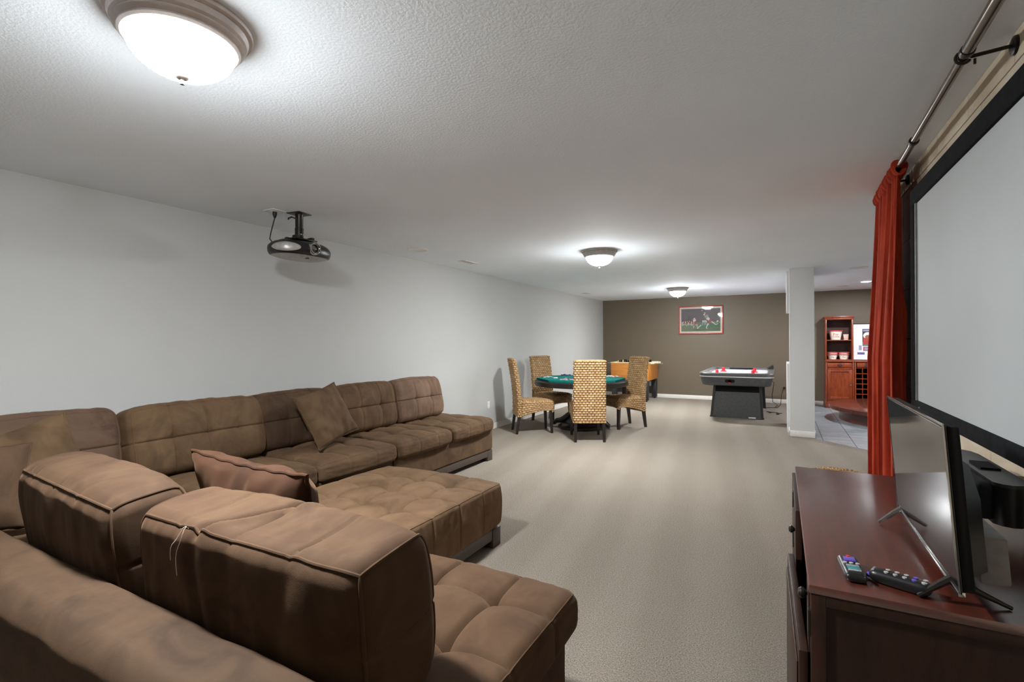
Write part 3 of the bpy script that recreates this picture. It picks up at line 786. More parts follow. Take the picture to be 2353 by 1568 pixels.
spots = [((-2.41, 6.64), (-.459, .889), 'woven seagrass chair with its back to the camera in front of the poker table'),
         ((-3.33, 6.77), (.787, .617), 'woven seagrass chair seen side-on at the left of the poker table'),
         ((-3.45, 7.76), (.9, -.43), 'woven seagrass chair behind the poker table, nearest the white wall'),
         ((-2.22, 7.81), (-.593, -.805), 'woven seagrass chair at the right of the poker table before the foosball table')]
ch0 = make_chair()
for k, (p, f_, lab) in enumerate(spots):
    a = math.atan2(-f_[0], f_[1])
    if k == 0:
        last = ch0
    else:
        dup(ch0, (p[0], p[1], 0), a, lab, 'woven chairs around the poker table')
ch0.location = (spots[0][0][0], spots[0][0][1], 0); ch0.rotation_euler = (0, 0, math.atan2(-spots[0][1][0], spots[0][1][1])); ch0['label'] = spots[0][2]; ch0['group'] = 'woven chairs around the poker table'

# ------------------------------------------------------------------ poker table
TX, TY = -2.79, 7.40
pt = thing('poker_table', 'round dark wood poker table with green felt octagon top', 'table', (TX, TY, 0))
MB().lathe([(.55, .70), (.70, .675), (.725, .68), (.735, .70), (.738, .745), (.728, .757), (.66, .762), (.3, .762)], n=64).build('apron', 'espresso', pt)
oct_ = [(.70*math.cos(R(22.5+45*k)), .70*math.sin(R(22.5+45*k))) for k in range(8)]
MB().prism([(x*.985, y*.985) for x, y in oct_], .76, .79, oct_).prism(oct_, .79, .793, [(x*.985, y*.985) for x, y in oct_]).build('felt_top', 'felt', pt, smooth=False)
MB().lathe([(.28, .70), (.2, .66), (.12, .6), (.10, .52), (.14, .40), (.16, .33), (.13, .26), (.12, .2), (.2, .15), (.24, .11), (.25, .09)], n=40).build('pedestal', 'espresso', pt)
MB().lathe([(.05, .10), (.26, .10), (.30, .085), (.31, .07), (.325, .06), (.345, .045), (.36, .04), (.36, .012), (.05, .012)], n=48).build('base', 'espresso', pt)
for k in range(4):
    a = R(4+90*k); c, s_ = math.cos(a), math.sin(a)
    MB().tube([(c*rr, s_*rr, z) for rr, z in ((.14, .22), (.2, .2), (.27, .14), (.33, .1), (.40, .09), (.44, .06), (.43, .03))], [.035, .04, .045, .045, .042, .036, .028], 10).build('foot', 'espresso', pt)
rc = random.Random(4)
def chip_cluster(dx, dy, mats, n, where):
    for k in range(n):
        an, rr = rc.uniform(0, 2*PI), .085*math.sqrt(rc.random())
        x, y = TX+dx+rr*math.cos(an), TY+dy+rr*math.sin(an); zz = .7935
        for j in range(rc.choice((1, 2, 3, 4))):
            mt_ = mats[(k+j) % len(mats)]; cn = {'whitechip': 'white', 'bluechip': 'dark blue', 'redchip': 'red'}[mt_]
            o = MB().lathe([(.0005, 0), (.0185, 0), (.0195, .0008), (.0195, .0032), (.0185, .004), (.0005, .004)], n=14).build('poker_chip', mt_, None)
            o.location = (x+rc.uniform(-.002, .002), y+rc.uniform(-.002, .002), zz+.0042*j)
            tag(o, '%s poker chip in the pile %s' % (cn, where), 'poker chip', '%s poker chips in the pile %s' % (cn, where))
clusters = [(-.53, -.12, ['whitechip', 'whitechip', 'bluechip'], 16, 'at the left end of the green felt'),
            (-.06, -.44, ['whitechip', 'whitechip', 'bluechip', 'redchip'], 18, 'near the front left edge of the felt'),
            (-.42, .42, ['bluechip', 'bluechip', 'bluechip'], 10, 'at the far left edge of the felt'),
            (.47, .36, ['whitechip', 'redchip'], 20, 'at the right end of the felt'),
            (.30, .50, ['whitechip'], 10, 'at the far right edge of the felt')]
for c in clusters: chip_cluster(*c)
o = MB().bb((-.032, -.045, 0), (.032, .045, .012), .002).build('card_deck', 'paper', None)
o.location = (TX-.33, TY-.24, .7935); o.rotation_euler = (0, 0, .5); tag(o, 'white deck of cards lying on the green felt', 'card deck')

# ------------------------------------------------------------------ foosball table
FB = thing('foosball_table', 'orange wooden foosball table with black legs against the brown wall', 'game table', (-3.03, 11.6, 0), world=True)
fx0, fx1, fy0, fy1 = -3.46, -2.60, 11.16, 12.12
for (a, b_) in (((fx0, fy0), (fx1, fy0+.035)), ((fx0, fy1-.035), (fx1, fy1)), ((fx0, fy0+.035), (fx0+.035, fy1-.035)), ((fx1-.035, fy0+.035), (fx1, fy1-.035))):
    MB().bb((a[0], a[1], .47), (b_[0], b_[1], .862), .003).build('side_board', 'oak', FB)
    MB().bb((a[0]-.008, a[1]-.008, .862), (b_[0]+.008, b_[1]+.008, .882), .004).build('top_rail', 'cream', FB)
MB().bb((fx0+.03, fy0+.03, .70), (fx1-.03, fy1-.03, .715)).build('playfield', 'cream', FB)
for x in (fx0+.07, fx1-.065):
    for y in (fy0+.06, fy1-.06):
        MB().bb((x-.055, y-.055, .03), (x+.055, y+.055, .49), .004).lathe([(.03, 0), (.034, .012), (.012, .02), (.012, .03)], (x, y, 0), 12).build('leg', 'charcoal_dark', FB)
for k in range(6):
    y = fy0+.14+.135*k
    rd = MB().tube([(fx0-.12, y, .86), (fx1+.30 if k == 0 else fx1+.06, y, .86)], .008, 8).build('rod', 'steel', FB)
    MB().tube([(fx1+.02, y, .86), (fx1+.10, y, .86)], .02, 10).build('bushing', 'cream', rd)
    for j in range(4):
        x = fx0+.13+.2*j
        pl = MB(); pl.bb((x-.016, y-.012, .76), (x+.016, y+.012, .89), .006); pl.lathe([(.002, .886), (.016, .893), (.018, .905), (.012, .918), (.002, .922)], (x, y, 0), 10)
        pl.build('player', 'blackmat' if (k+j) % 3 else 'yellow', rd)

# ------------------------------------------------------------------ air hockey table
AH = thing('air_hockey_table', 'grey air hockey table with white playing surface and black pedestal legs', 'game table', (-.69, 10.38, 0))
hw, hd = .60, 1.13
MB().prism(rrect(2*hw-.14, 2*hd-.14, .14, 8), .585, .60, rrect(2*hw-.1, 2*hd-.1, .16, 8)).prism(rrect(2*hw-.1, 2*hd-.1, .16, 8), .60, .735, rrect(2*hw-.03, 2*hd-.03, .18, 8)).build('body', 'charcoal', AH, ang=30)
MB().prism(rrect(2*hw-.012, 2*hd-.012, .19, 8), .735, .752).build('stripe', 'white', AH, ang=30)
def ring(b, o1, o2, z0, z1, inset=0.02):
    n = len(o1); V = [(x, y, z0) for x, y in o1]+[(x, y, z1-.012) for x, y in o1]+[(x*.985, y*.99, z1) for x, y in o1]+[(x, y, z1-.005) for x, y in o2]+[(x, y, z0) for x, y in o2]
    Fc = []
    for j in range(4):
        for i in range(n): Fc.append((j*n+i, j*n+(i+1) % n, (j+1)*n+(i+1) % n, (j+1)*n+i))
    b.add(V, Fc)
b = MB(); ring(b, rrect(2*hw, 2*hd, .2, 8), rrect(2*hw-.22, 2*hd-.44, .12, 8), .752, .808); b.build('rim', 'rim', AH, ang=40)
MB().prism(rrect(2*hw-.2, 2*hd-.42, .12, 8), .753, .766).build('playfield', 'playfield', AH)
MB().bb((-hw+.12, -.006, .766), (hw-.12, .006, .7665)).build('center_line', 'red', AH)
for sy in (-1, 1):
    y = sy*(hd-.035); yo = sy*(hd-.022)
    # long trapezoid pedestal panel
    yc = sy*.80; b = MB()
    b.add([(-.43, yc-.03, 0), (.43, yc-.03, 0), (.43, yc+.03, 0), (-.43, yc+.03, 0), (-.37, yc-.03, .59), (.40, yc-.03, .59), (.40, yc+.03, .59), (-.37, yc+.03, .59)],
          [(0, 1, 5, 4), (1, 2, 6, 5), (2, 3, 7, 6), (3, 0, 4, 7), (3, 2, 1, 0), (4, 5, 6, 7)])
    lg = b.build('leg_panel', 'charcoal', AH, smooth=False)
    yf = yc-.034
    MB().bb((-.37, yf, .46), (.40, yf+.004, .585)).build('top_band', 'blackmat', lg)
    for sx in (-1, 1):
        b = MB(); x0 = sx*.43; x1 = -.37 if sx < 0 else .40
        b.add([(x0, yf-.008, .0), (x0-sx*.04, yf-.008, .0), (x0-sx*.04, yf+.004, .0), (x0, yf+.004, 0), (x1, yf-.008, .59), (x1-sx*.04, yf-.008, .59), (x1-sx*.04, yf+.004, .59), (x1, yf+.004, .59)],
              [(0, 1, 5, 4), (1, 2, 6, 5), (2, 3, 7, 6), (3, 0, 4, 7), (3, 2, 1, 0), (4, 5, 6, 7)]); b.build('edge_post', 'charcoal_dark', lg, smooth=False)
    for sx in (-1, 1): MB().bb((sx*.39-.05, yc-.045, 0), (sx*.39+.05, yc+.045, .02), .004).build('foot_pad', 'black', lg)
# puck return slot on the near end
gp = rrect(.155, .05, .024, 6)
b = MB(); n_ = len(gp); yv = -hd+.028
b.add([(x-.08, yv-.012, .672+z) for x, z in gp]+[(x-.08, yv+.02, .672+z) for x, z in gp], [(i, (i+1) % n_, n_+(i+1) % n_, n_+i) for i in range(n_)]+[tuple(range(n_))]); b.build('goal_slot', 'blackmat', AH)
MB().lathe([(.001, 0), (.028, 0), (.028, .008), (.001, .008)], (-.08, yv-.012, .662), 20, 'y').build('puck', 'red', AH)
b = MB(); b.add([(hw-.14, hd-.62, .808), (hw-.03, hd-.62, .808), (hw-.03, hd-.26, .808), (hw-.14, hd-.26, .808), (hw-.06, hd-.60, .87), (hw-.035, hd-.60, .875), (hw-.035, hd-.28, .875), (hw-.06, hd-.28, .87)],
                  [(0, 1, 5, 4), (1, 2, 6, 5), (2, 3, 7, 6), (3, 0, 4, 7), (3, 2, 1, 0), (4, 5, 6, 7)]); b.build('score_unit', 'black', AH, smooth=False)
MB().bb((-.25, hd-.225, .77), (.25, hd-.215, .80)).build('far_goal', 'blackmat', AH, smooth=False)
MB().bb((.2, -.865, .012), (.31, -.86, .034)).build('sticker', 'white', AH, smooth=False)
def mallet(x, y, s_, lab):
    o = MB().lathe([(.001, 0), (.052, 0), (.056, .004), (.056, .014), (.05, .018), (.03, .02), (.026, .03), (.03, .05), (.028, .066), (.018, .076), (.001, .08)], n=24).build('air_hockey_mallet', 'red', None)
    o.location = (x, y, .7662); o.scale = (s_, s_, s_); tag(o, lab, 'mallet', 'red air hockey mallets')
mallet(-.98, 10.45, 1.05, 'red air hockey mallet standing far left on the white surface')
mallet(-.43, 10.35, 1.05, 'red air hockey mallet standing far right on the white surface')
mallet(-1.03, 9.80, .95, 'red air hockey mallet behind the near rim, left one')
mallet(-.43, 9.80, .95, 'red air hockey mallet behind the near rim, right one')
o = thing('power_cord', 'dark power cord trailing from the air hockey table along the carpet', 'cord', (-.1, 11.0, 0), world=True)
MB().tube([(-.17, 11.1, .56), (-.12, 11.3, .52), (-.13, 11.5, .40), (-.16, 11.8, .22), (-.15, 11.9, .06), (-.05, 11.6, .02), (-.1, 11.4, .008)], .006, 6).build('hanging_cable', 'cordblack', o)
MB().tube([(-.26, 11.2, .008), (-.16, 11.28, .008), (-.06, 11.3, .008), (.0, 11.6, .04), (.02, 12.0, .22), (.06, 12.18, .33)], .006, 6).build('wall_cable', 'cordblack', o)
lp = []
for k in range(40):
    t = k/39; a = t*4*PI
    lp.append((-.24+.26*t+.05*math.sin(a), 10.55-.2*t+.18*math.cos(a)*(.3+t*.4), .008+.03*max(0, math.sin(a*.5))*t))
MB().tube(lp, .006, 6).build('floor_loop', 'cordblack', o)
MB().bb((.05, YB-.03, .32), (.09, YB-.001, .36), .004).build('plug', 'cordblack', o)

# ------------------------------------------------------------------ outlets
def outlet(x, y, z, ax, lab):
    t = thing('wall_outlet', lab, 'outlet', (x, y, z), rotz=ax)
    MB().bb((-.035, -.006, -.057), (.035, 0, .057), .002).build('cover_plate', 'white', t)
    for s_ in (-1, 1): MB().bb((-.016, -.0085, s_*.022-.013), (.016, -.006, s_*.022+.013), .003).build('socket', 'white', t)
outlet(XL, 6.547, .39, R(90), 'white outlet on the left wall beside the end of the sofa')
outlet(-2.815, YB, .325, 0, 'white outlet on the brown wall behind the foosball table')

# ------------------------------------------------------------------ framed football picture
fp = thing('framed_picture', 'red framed football action print with white mat on the brown wall', 'picture', (-1.632, YB, 1.853))
W, Hh = .985, .665
b = MB()
for (a, c) in (((-W/2, -Hh/2), (W/2, -Hh/2+.028)), ((-W/2, Hh/2-.028), (W/2, Hh/2)), ((-W/2, -Hh/2+.028), (-W/2+.028, Hh/2-.028)), ((W/2-.028, -Hh/2+.028), (W/2, Hh/2-.028))):
    b.bb((a[0], -.03, a[1]), (c[0], 0, c[1]), .004)
b.build('frame', 'pictureframe', fp)
MB().bb((-W/2+.02, -.012, -Hh/2+.02), (W/2-.02, -.002, Hh/2-.02)).build('mat_board', 'p_mat', fp, smooth=False)
pm = ['p_night', 'p_night2', 'p_field', 'p_field2', 'p_white', 'p_red', 'p_blue', 'p_skin', 'p_ball', 'p_shadow', 'p_line']
pi_ = {k: i for i, k in enumerate(pm)}; pb = MB(); lay = [0]
PW, PH = .86, .53
def poly(pts, c):
    lay[0] += 1; y = -.0125-.00006*lay[0]
    pb.add([((u-.5)*PW, y, (.5-v)*PH) for u, v in pts], [tuple(range(len(pts)))], pi_[c])
def blob(u, v, ru, rv, c, n=12): poly([(u+ru*math.cos(2*PI*k/n), v+rv*math.sin(2*PI*k/n)) for k in range(n)], c)
def limb(u0_, v0_, u1_, v1_, w0, w1, c):
    dx, dy = (u1_-u0_)*PW, (v1_-v0_)*PH; L = math.hypot(dx, dy); nx, ny = -dy/L/PW, dx/L/PH
    poly([(u0_+nx*w0, v0_+ny*w0), (u1_+nx*w1, v1_+ny*w1), (u1_-nx*w1, v1_-ny*w1), (u0_-nx*w0, v0_-ny*w0)], c)
poly([(0, 0), (1, 0), (1, .62), (0, .62)], 'p_night'); poly([(.05, .2), (.95, .12), (.95, .5), (.05, .55)], 'p_night2') if False else None
poly([(0, .6), (1, .6), (1, 1), (0, 1)], 'p_field'); poly([(.5, .63), (1, .63), (1, .84), (.42, .86)], 'p_field2')
poly([(.3, .93), (1, .9), (1, .915), (.3, .945)], 'p_shadow'); poly([(.64, .605), (1, .595), (1, .607), (.64, .617)], 'p_line')
poly([(.28, .95), (.42, .9), (.5, .96), (.38, .945)], 'p_shadow')
rp = random.Random(3)
for k in range(14):                                   # far players along the left
    u = .03+.026*k; v = .58+rp.uniform(-.03, .02)
    blob(u, v, .010, .022, 'p_white' if k % 2 else 'p_skin'); limb(u, v+.02, u+rp.uniform(-.02, .02), v+.1, .012, .008, 'p_red' if k % 3 else 'p_white'); limb(u, v+.09, u+rp.uniform(-.02, .02), v+.17, .006, .004, 'p_white')
blob(.34, .435, .022, .03, 'p_white'); limb(.34, .47, .35, .58, .035, .026, 'p_white'); limb(.35, .56, .40, .69, .024, .016, 'p_red'); limb(.36, .6, .33, .76, .016, .01, 'p_red')   # middle player
limb(.40, .68, .42, .84, .01, .007, 'p_white'); limb(.33, .75, .32, .85, .008, .006, 'p_white')
for du in (0, .04, .07): limb(.56+du, .53, .55+du*1.3, .74, .018, .01, 'p_blue'); limb(.56+du, .52, .58+du, .6, .012, .01, 'p_white')
limb(.52, .72, .45, .82, .012, .009, 'p_white'); limb(.45, .82, .42, .89, .009, .012, 'p_white')
blob(.595, .27, .022, .032, 'p_white'); blob(.61, .2, .018, .024, 'p_white'); limb(.59, .3, .61, .42, .016, .014, 'p_skin'); limb(.62, .24, .66, .33, .012, .014, 'p_skin')    # leaping catcher
limb(.64, .30, .68, .45, .04, .036, 'p_blue'); limb(.67, .42, .74, .53, .034, .024, 'p_white'); limb(.72, .5, .80, .6, .026, .017, 'p_red'); limb(.78, .58, .89, .72, .014, .009, 'p_white'); limb(.89, .72, .94, .66, .008, .006, 'p_white')
limb(.70, .52, .70, .66, .024, .016, 'p_red'); limb(.70, .66, .65, .81, .014, .009, 'p_white'); limb(.65, .8, .66, .9, .012, .006, 'p_white')
blob(.54, .085, .024, .03, 'p_ball'); blob(.93, .56, .02, .03, 'p_white'); limb(.93, .57, .9, .62, .01, .008, 'p_white')
pb.build('print', pm, fp, smooth=False)
MB().bb((-W/2+.024, -.0195, -Hh/2+.024), (W/2-.024, -.0175, Hh/2-.024)).build('glass', 'glass', fp, smooth=False)

# ------------------------------------------------------------------ bookcase on the bar wall, wine cabinet beside it
BK = thing('bookcase', 'tall cherry wood bookcase with open shelves above a drawer and door', 'bookcase', (1.04, YB, 0))
bx, yf, yb = .238, -.43, -.004
MB().bb((-bx, yf, .06), (-bx+.03, yb, .93), .002).bb((bx-.03, yf, .06), (bx, yb, .93), .002).bb((-bx+.03, yf+.02, .06), (bx-.03, yb, .075)).bb((-bx+.03, yb-.012, .075), (bx-.03, yb, .93)).build('lower_case', 'cherry', BK)
MB().bb((-bx-.004, yf-.004, 0), (bx+.004, yb, .06), .004).bb((-bx+.01, yf-.012, .165), (bx, yf, .175)).build('plinth', 'cherry', BK)
MB().bb((-bx-.008, yf-.014, .93), (bx+.004, yb, .958), .005).build('counter_top', 'cherry', BK)
for a in (-bx, bx-.028): MB().bb((a, yf+.1, .958), (a+.028, yb, 1.78), .002).build('upper_side', 'cherry', BK)
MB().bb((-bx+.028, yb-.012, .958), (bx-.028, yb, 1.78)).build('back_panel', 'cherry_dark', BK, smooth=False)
MB().bb((-bx-.004, yf+.096, 1.78), (bx+.004, yb, 1.82), .003).bb((-bx-.018, yf+.08, 1.82), (bx+.018, yb, 1.852), .006).build('cornice', 'cherry', BK)
for z in (1.355, .958):
    MB().bb((-bx+.028, yf+.11, z), (bx-.028, yb-.012, z+.02), .002).build('shelf', 'cherry', BK)
dr = MB().bb((-bx+.034, yf-.012, .818), (bx-.034, yf+.01, .912), .005).build('drawer', 'cherry', BK)
MB().lathe([(.001, -.018), (.03, -.016), (.043, -.002), (.045, .0)], (0, yf-.012, .865), 20, 'y').xform(Matrix.Translation((0, 0, .865)) @ Matrix.Diagonal((1, 1, .55, 1)) @ Matrix.Translation((0, 0, -.865))).build('cup_pull', 'pewter', dr)
MB().bb((-bx+.034, yf-.008, .755+.03), (bx-.034, yf+.01, .81), .002).build('rail', 'cherry', BK)
d = MB()
for (a, c) in (((-bx+.034, .18), (-bx+.084, .78)), ((bx-.084, .18), (bx-.034, .78)), ((-bx+.084, .73), (bx-.084, .78)), ((-bx+.084, .18), (bx-.084, .235))):
    d.bb((a[0], yf-.012, a[1]), (c[0], yf+.008, c[1]), .003)
dr = d.build('door', 'cherry', BK)
MB().bb((-bx+.08, yf-.003, .23), (bx-.08, yf+.004, .735)).build('panel', 'cherry', dr, smooth=False)
MB().lathe([(.004, .0), (.005, -.01), (.013, -.016), (.013, -.022), (.004, -.026)], (bx-.058, yf-.012, .47), 14, 'y').build('knob', 'chrome', dr)
MB().bb((-bx+.03, yf-.002, .06), (bx-.03, yf+.016, .18)).build('toe_rail', 'cherry', BK, smooth=False)
WC = thing('wine_cabinet', 'cherry wood wine rack cabinet beside the bookcase, half hidden by curtain', 'cabinet', (1.66, YB, 0))
wx = .375
MB().bb((-wx, yf, .0), (-wx+.025, yb, .93), .002).bb((wx-.025, yf, 0), (wx, yb, .93), .002).bb((-wx+.025, yb-.012, .06), (wx-.025, yb, .93)).bb((-wx+.025, yf, .0), (wx-.025, yb, .2)).bb((-wx+.025, yf, .81), (wx-.025, yf+.02, .822)).build('case', 'cherry', WC)
MB().bb((-wx+.002, yf-.014, .93), (wx+.01, yb, .958), .005).build('counter_top', 'cherry', WC)
for s_ in (-1, 1):
    dr = MB().bb((s_*.172-.165, yf-.012, .83), (s_*.172+.165, yf+.01, .915), .005).build('drawer', 'cherry', WC)
    MB().lathe([(.001, -.018), (.03, -.016), (.043, -.002), (.045, .0)], (s_*.172, yf-.012, .87), 20, 'y').build('cup_pull', 'pewter', dr)
MB().bb((-wx+.025, yf+.2, .2), (wx-.025, yf+.21, .81)).build('rack_back', 'blackmat', WC, smooth=False)
for k in range(1, 7): MB().bb((-wx+.025, yf+.002, .2+.101*k-.006), (wx-.025, yf+.2, .2+.101*k+.006)).build('rack_shelf', 'cherry', WC, smooth=False) if k < 6 else None
for k in range(1, 7): MB().bb((-wx+.025+.104*k-.005, yf+.003, .2), (-wx+.025+.104*k+.005, yf+.2, .81)).build('rack_divider', 'cherry', WC, smooth=False)
def bucket(x, y, z, r0_, r1_, h_, lab, txt=None, rim=.02, n=1, grp=None):
    t = thing('popcorn_bucket' if n == 1 else 'popcorn_bowl', lab, 'bucket' if n == 1 else 'bowl', (x, y, z), group=grp)
    k = 4 if False else 24
    MB().lathe([(.002, .004), (r0_, 0), (r1_, h_), (r1_-.006, h_), (r0_-.004, .008), (.002, .008)], n=k).build('wall', 'bucket', t)
    MB().lathe([(r1_-.002, h_-rim), (r1_+.006, h_-rim), (r1_+.008, h_), (r1_-.002, h_+.002)], n=k, cap=False).build('rim_band', 'redrim', t)
    if txt:
        for i, (wd, dz, sz) in enumerate(txt):
            b = text_mb(wd, sz)
            V = []
            zz = h_*dz; rr = r0_+(r1_-r0_)*dz+.002
            for (px_, py_, pz_) in b.v:
                rr2 = r0_+(r1_-r0_)*((zz+py_)/h_)+.0015+pz_; a = px_/rr; V.append((rr2*math.sin(a), -rr2*math.cos(a), zz+py_))
            b.v = V; b.build('lettering', 'p_ink', t, smooth=False)
    return t
sy_ = YB-.2
bucket(.99, sy_, 1.375, .085, .118, .19, 'cream popcorn bucket with red rim on the upper bookcase shelf', [('Pop', .58, .06), ('Corn', .34, .055)])
t = thing('popcorn_box', 'small red and white striped box beside the popcorn bucket', 'box', (1.165, sy_-.03, 1.375))
MB().prism(rrect(.07, .05, .004, 2), 0, .11, rrect(.085, .062, .004, 2)).build('carton', 'bucket', t)
for k in range(3): MB().bb((-.036, -.034, .02+.035*k), (.036, -.027, .03+.035*k)).build('stripe', 'redrim', t, smooth=False)
for (x, lab) in ((.935, 'lower popcorn bowl, left stack'), (1.13, 'lower popcorn bowl, right stack')):
    side = 'left' if x < 1 else 'right'
    bucket(x, sy_, .978, .065, .09, .105, 'cream popcorn bowl with red rim, lower one of the %s stack' % side, [('Pop', .42, .034)], .014, 2, 'popcorn bowls on the lower shelf')
    t = bucket(x, sy_, 1.018, .066, .092, .105, 'cream popcorn bowl with red rim, top one of the %s stack' % side, None, .014, 2, 'popcorn bowls on the lower shelf')
fp2 = thing('framed_print', 'white matted sports print in dark frame leaning behind the curtain', 'picture', (1.62, YB-.10, .958))
b = MB()
for (a, c) in (((-.33, 0), (.33, .014)), ((-.33, .73), (.33, .744)), ((-.33, .014), (-.318, .73)), ((.318, .014), (.33, .73))): b.bb((a[0], -.02, a[1]), (c[0], 0, c[1]), .002)
b.build('frame', 'blackmat', fp2)
MB().bb((-.32, -.012, .012), (.32, -.004, .732)).build('mat_board', 'paper', fp2, smooth=False)
lay[0] = 0; pb = MB(); pm2 = ['p_dark', 'p_white', 'p_crim', 'p_plate', 'p_field2', 'p_lav', 'p_skin']; pi_ = {k: i for i, k in enumerate(pm2)}; PW, PH = .6, .7
poly([(.22, .13), (.8, .13), (.8, .62), (.22, .62)], 'p_dark'); poly([(.24, .15), (.78, .15), (.78, .2), (.24, .2)], 'p_lav'); poly([(.22, .5), (.8, .5), (.8, .62), (.22, .62)], 'p_field2')
blob(.36, .32, .12, .1, 'p_white'); blob(.36, .36, .07, .06, 'p_skin'); limb(.36, .4, .32, .56, .07, .05, 'p_crim'); limb(.44, .42, .58, .5, .05, .04, 'p_white'); blob(.30, .53, .07, .05, 'p_crim')
limb(.62, .3, .66, .52, .06, .05, 'p_crim')
poly([(.24, .64), (.6, .64), (.6, .76), (.24, .76)], 'p_crim'); poly([(.27, .66), (.4, .66), (.4, .74), (.27, .74)], 'p_lav'); poly([(.12, .6), (.2, .6), (.2, .74), (.12, .74)], 'p_lav')
poly([(.08, .8), (.28, .8), (.28, .865), (.08, .865)], 'p_plate')
pb.v = [(x, y, z+.372) for x, y, z in pb.v]; pb.build('print', pm2, fp2, smooth=False)

# ------------------------------------------------------------------ round platform in the bar
RP = thing('round_platform', 'low round dark wood platform on the grey tiled bar floor', 'platform', (2.1, 10.35, 0))
MB().lathe([(.01, .25), (1.335, .25), (1.35, .243), (1.35, .187), (1.34, .18), (.01, .18)], n=96).build('top', 'platform', RP)
MB().lathe([(.01, .18), (1.2, .18), (1.2, 0), (.01, 0)], n=96).build('base', 'platform', RP)

# ------------------------------------------------------------------ projection screen
PS = thing('projection_screen', 'large grey projection screen in wide black frame on the right wall', 'projection screen', (.65, 2.3, 1.58), world=True)
sx0, sx1 = .61, XR
yA, yB_, zA, zB = 1.12, 3.33, 1.003, 2.166; fw = .085
def frame_piece(y0, y1, z0, z1): MB().bb((sx0, y0, z0), (sx1-.001, y1, z1), .008).build('frame_bar', 'border', PS)
frame_piece(yA, yB_, zB-fw, zB); frame_piece(yA, yB_, zA, zA+fw*.7)
frame_piece(yB_-fw, yB_, zA+fw*.7, zB-fw); frame_piece(yA, yA+fw, zA+fw*.7, zB-fw)
MB().bb((sx0+.012, yA+fw, zA+fw*.7), (sx0+.03, yB_-fw, zB-fw)).build('screen_cloth', 'screen', PS, smooth=False)
MB().bb((sx0+.004, yB_-fw-.016, zA+fw*.7), (sx0+.03, yB_-fw, zB-fw)).build('edge_strip', 'greyplastic', PS, smooth=False)
MB().bb((sx0-.001, yB_-.19, zA+.012), (sx0+.004, yB_-.17, zA+.034)).build('badge', 'silver', PS, smooth=False)

# ------------------------------------------------------------------ curtain rod and curtain
RZ = 2.348
CR = thing('curtain_rod', 'brushed metal curtain rod with brackets below the ceiling at right', 'curtain rod', (.58, 2.6, RZ), world=True)
def rx(y): return .548+.0245*(y-1.84)
MB().tube([(rx(y), y, RZ) for y in (.5, 2.2)], .0185, 20).build('rod', 'pewter', CR)
MB().tube([(rx(y), y, RZ) for y in (2.19, 4.27)], .0155, 20).build('inner_rod', 'pewter', CR)
for y in (2.19, 3.06): MB().lathe([(.016, -.012), (.021, -.012), (.022, 0), (.021, .012), (.016, .012)], (rx(y), y, RZ), 20, 'y').build('collar', 'blackmetal', CR)
MB().lathe([(.001, 0), (.022, 0), (.028, .02), (.022, .04), (.001, .045)], (rx(4.27), 4.27, RZ), 16, 'y').build('end_cap', 'blackmetal', CR)
for y in (2.235, 3.80):
    br = MB().lathe([(.001, 0), (.032, 0), (.03, -.008), (.014, -.014), (.001, -.014)], (XR, y, RZ+.004), 24, 'x').build('bracket', 'blackmetal', CR)
    MB().tube([(XR-.01, y, RZ+.004), (rx(y)+.02, y, RZ-.002)], .0065, 10).build('arm', 'blackmetal', br)
    MB().tube([(rx(y)+.021*math.cos(a), y, RZ+.021*math.sin(a)) for a in np.linspace(-.2, 2*PI-.6, 20)], .005, 8).build('ring', 'blackmetal', br)
    MB().tube([(rx(y)+.03, y, RZ-.03), (rx(y)+.03, y, RZ-.012)], .004, 8).build('thumb_screw', 'blackmetal', br)
CT = thing('curtain', 'rust red velvet curtain hanging from the rod beside the screen', 'curtain', (.57, 3.85, 0), world=True)
b = MB(); nu, nv = 260, 60; Y0, Y1 = 3.46, 4.215
rf = random.Random(12); ph = [rf.uniform(0, 6.28) for _ in range(6)]
for j in range(nv):
    v = j/(nv-1); z = (RZ-.045)*(1-v)+.012*v
    for i in range(nu):
        u = i/(nu-1); sp_ = .0
        uu = u+.012*math.sin(5*u*PI+v*2+ph[0])*v
        ca = math.cos(2*PI*6*uu+ph[1]+.5*math.sin(v*2.2+u*4)); amp = (.012+.046*min(1, v*2.2))*(1+.35*math.sin(u*17+ph[2]))
        ca = .9-1.9*abs(math.sin(PI*8*uu+ph[1]+.3*math.sin(v*2.2+u*4)))**.62
        fine_ = .009*math.sin(2*PI*15*u+.8*math.sin(u*23))*max(0, 1-v*3)
        y = Y0-.05*v**.6*(1-u)+(Y1-Y0)*uu+.012*math.sin(2*PI*14*uu+ph[4])*min(1, v*3)
        x = rx(y)-.004+amp*ca*(1-.0*v)+fine_-.006*v
        b.v.append((min(x, .604 if y < 3.40 else .682), y, z))
b.f = [(j*nu+i, j*nu+i+1, (j+1)*nu+i+1, (j+1)*nu+i) for j in range(nv-1) for i in range(nu-1)]; b.mi = [0]*len(b.f)
co = b.build('drape', 'velvet', CT, ang=180)
so = co.modifiers.new('thick', 'SOLIDIFY'); so.thickness = .004
b = MB(); nu, nv = 300, 18                     # gathered rod pocket
for j in range(nv):
    a = 2*PI*j/nv
    for i in range(nu):
        u = i/(nu-1); y = Y0-.01+(Y1-Y0+.02)*u; k = .027+.011*math.sin(2*PI*15*u+.8*math.sin(u*23)+1.2*math.cos(a))+.004*math.sin(u*150+a*2)
        b.v.append((rx(y)+k*math.cos(a), y+.01*math.sin(a), RZ-.008+(k*1.35)*math.sin(a)))
b.f = [(j*nu+i, j*nu+i+1, ((j+1) % nv)*nu+i+1, ((j+1) % nv)*nu+i) for j in range(nv) for i in range(nu-1)]; b.mi = [0]*len(b.f)
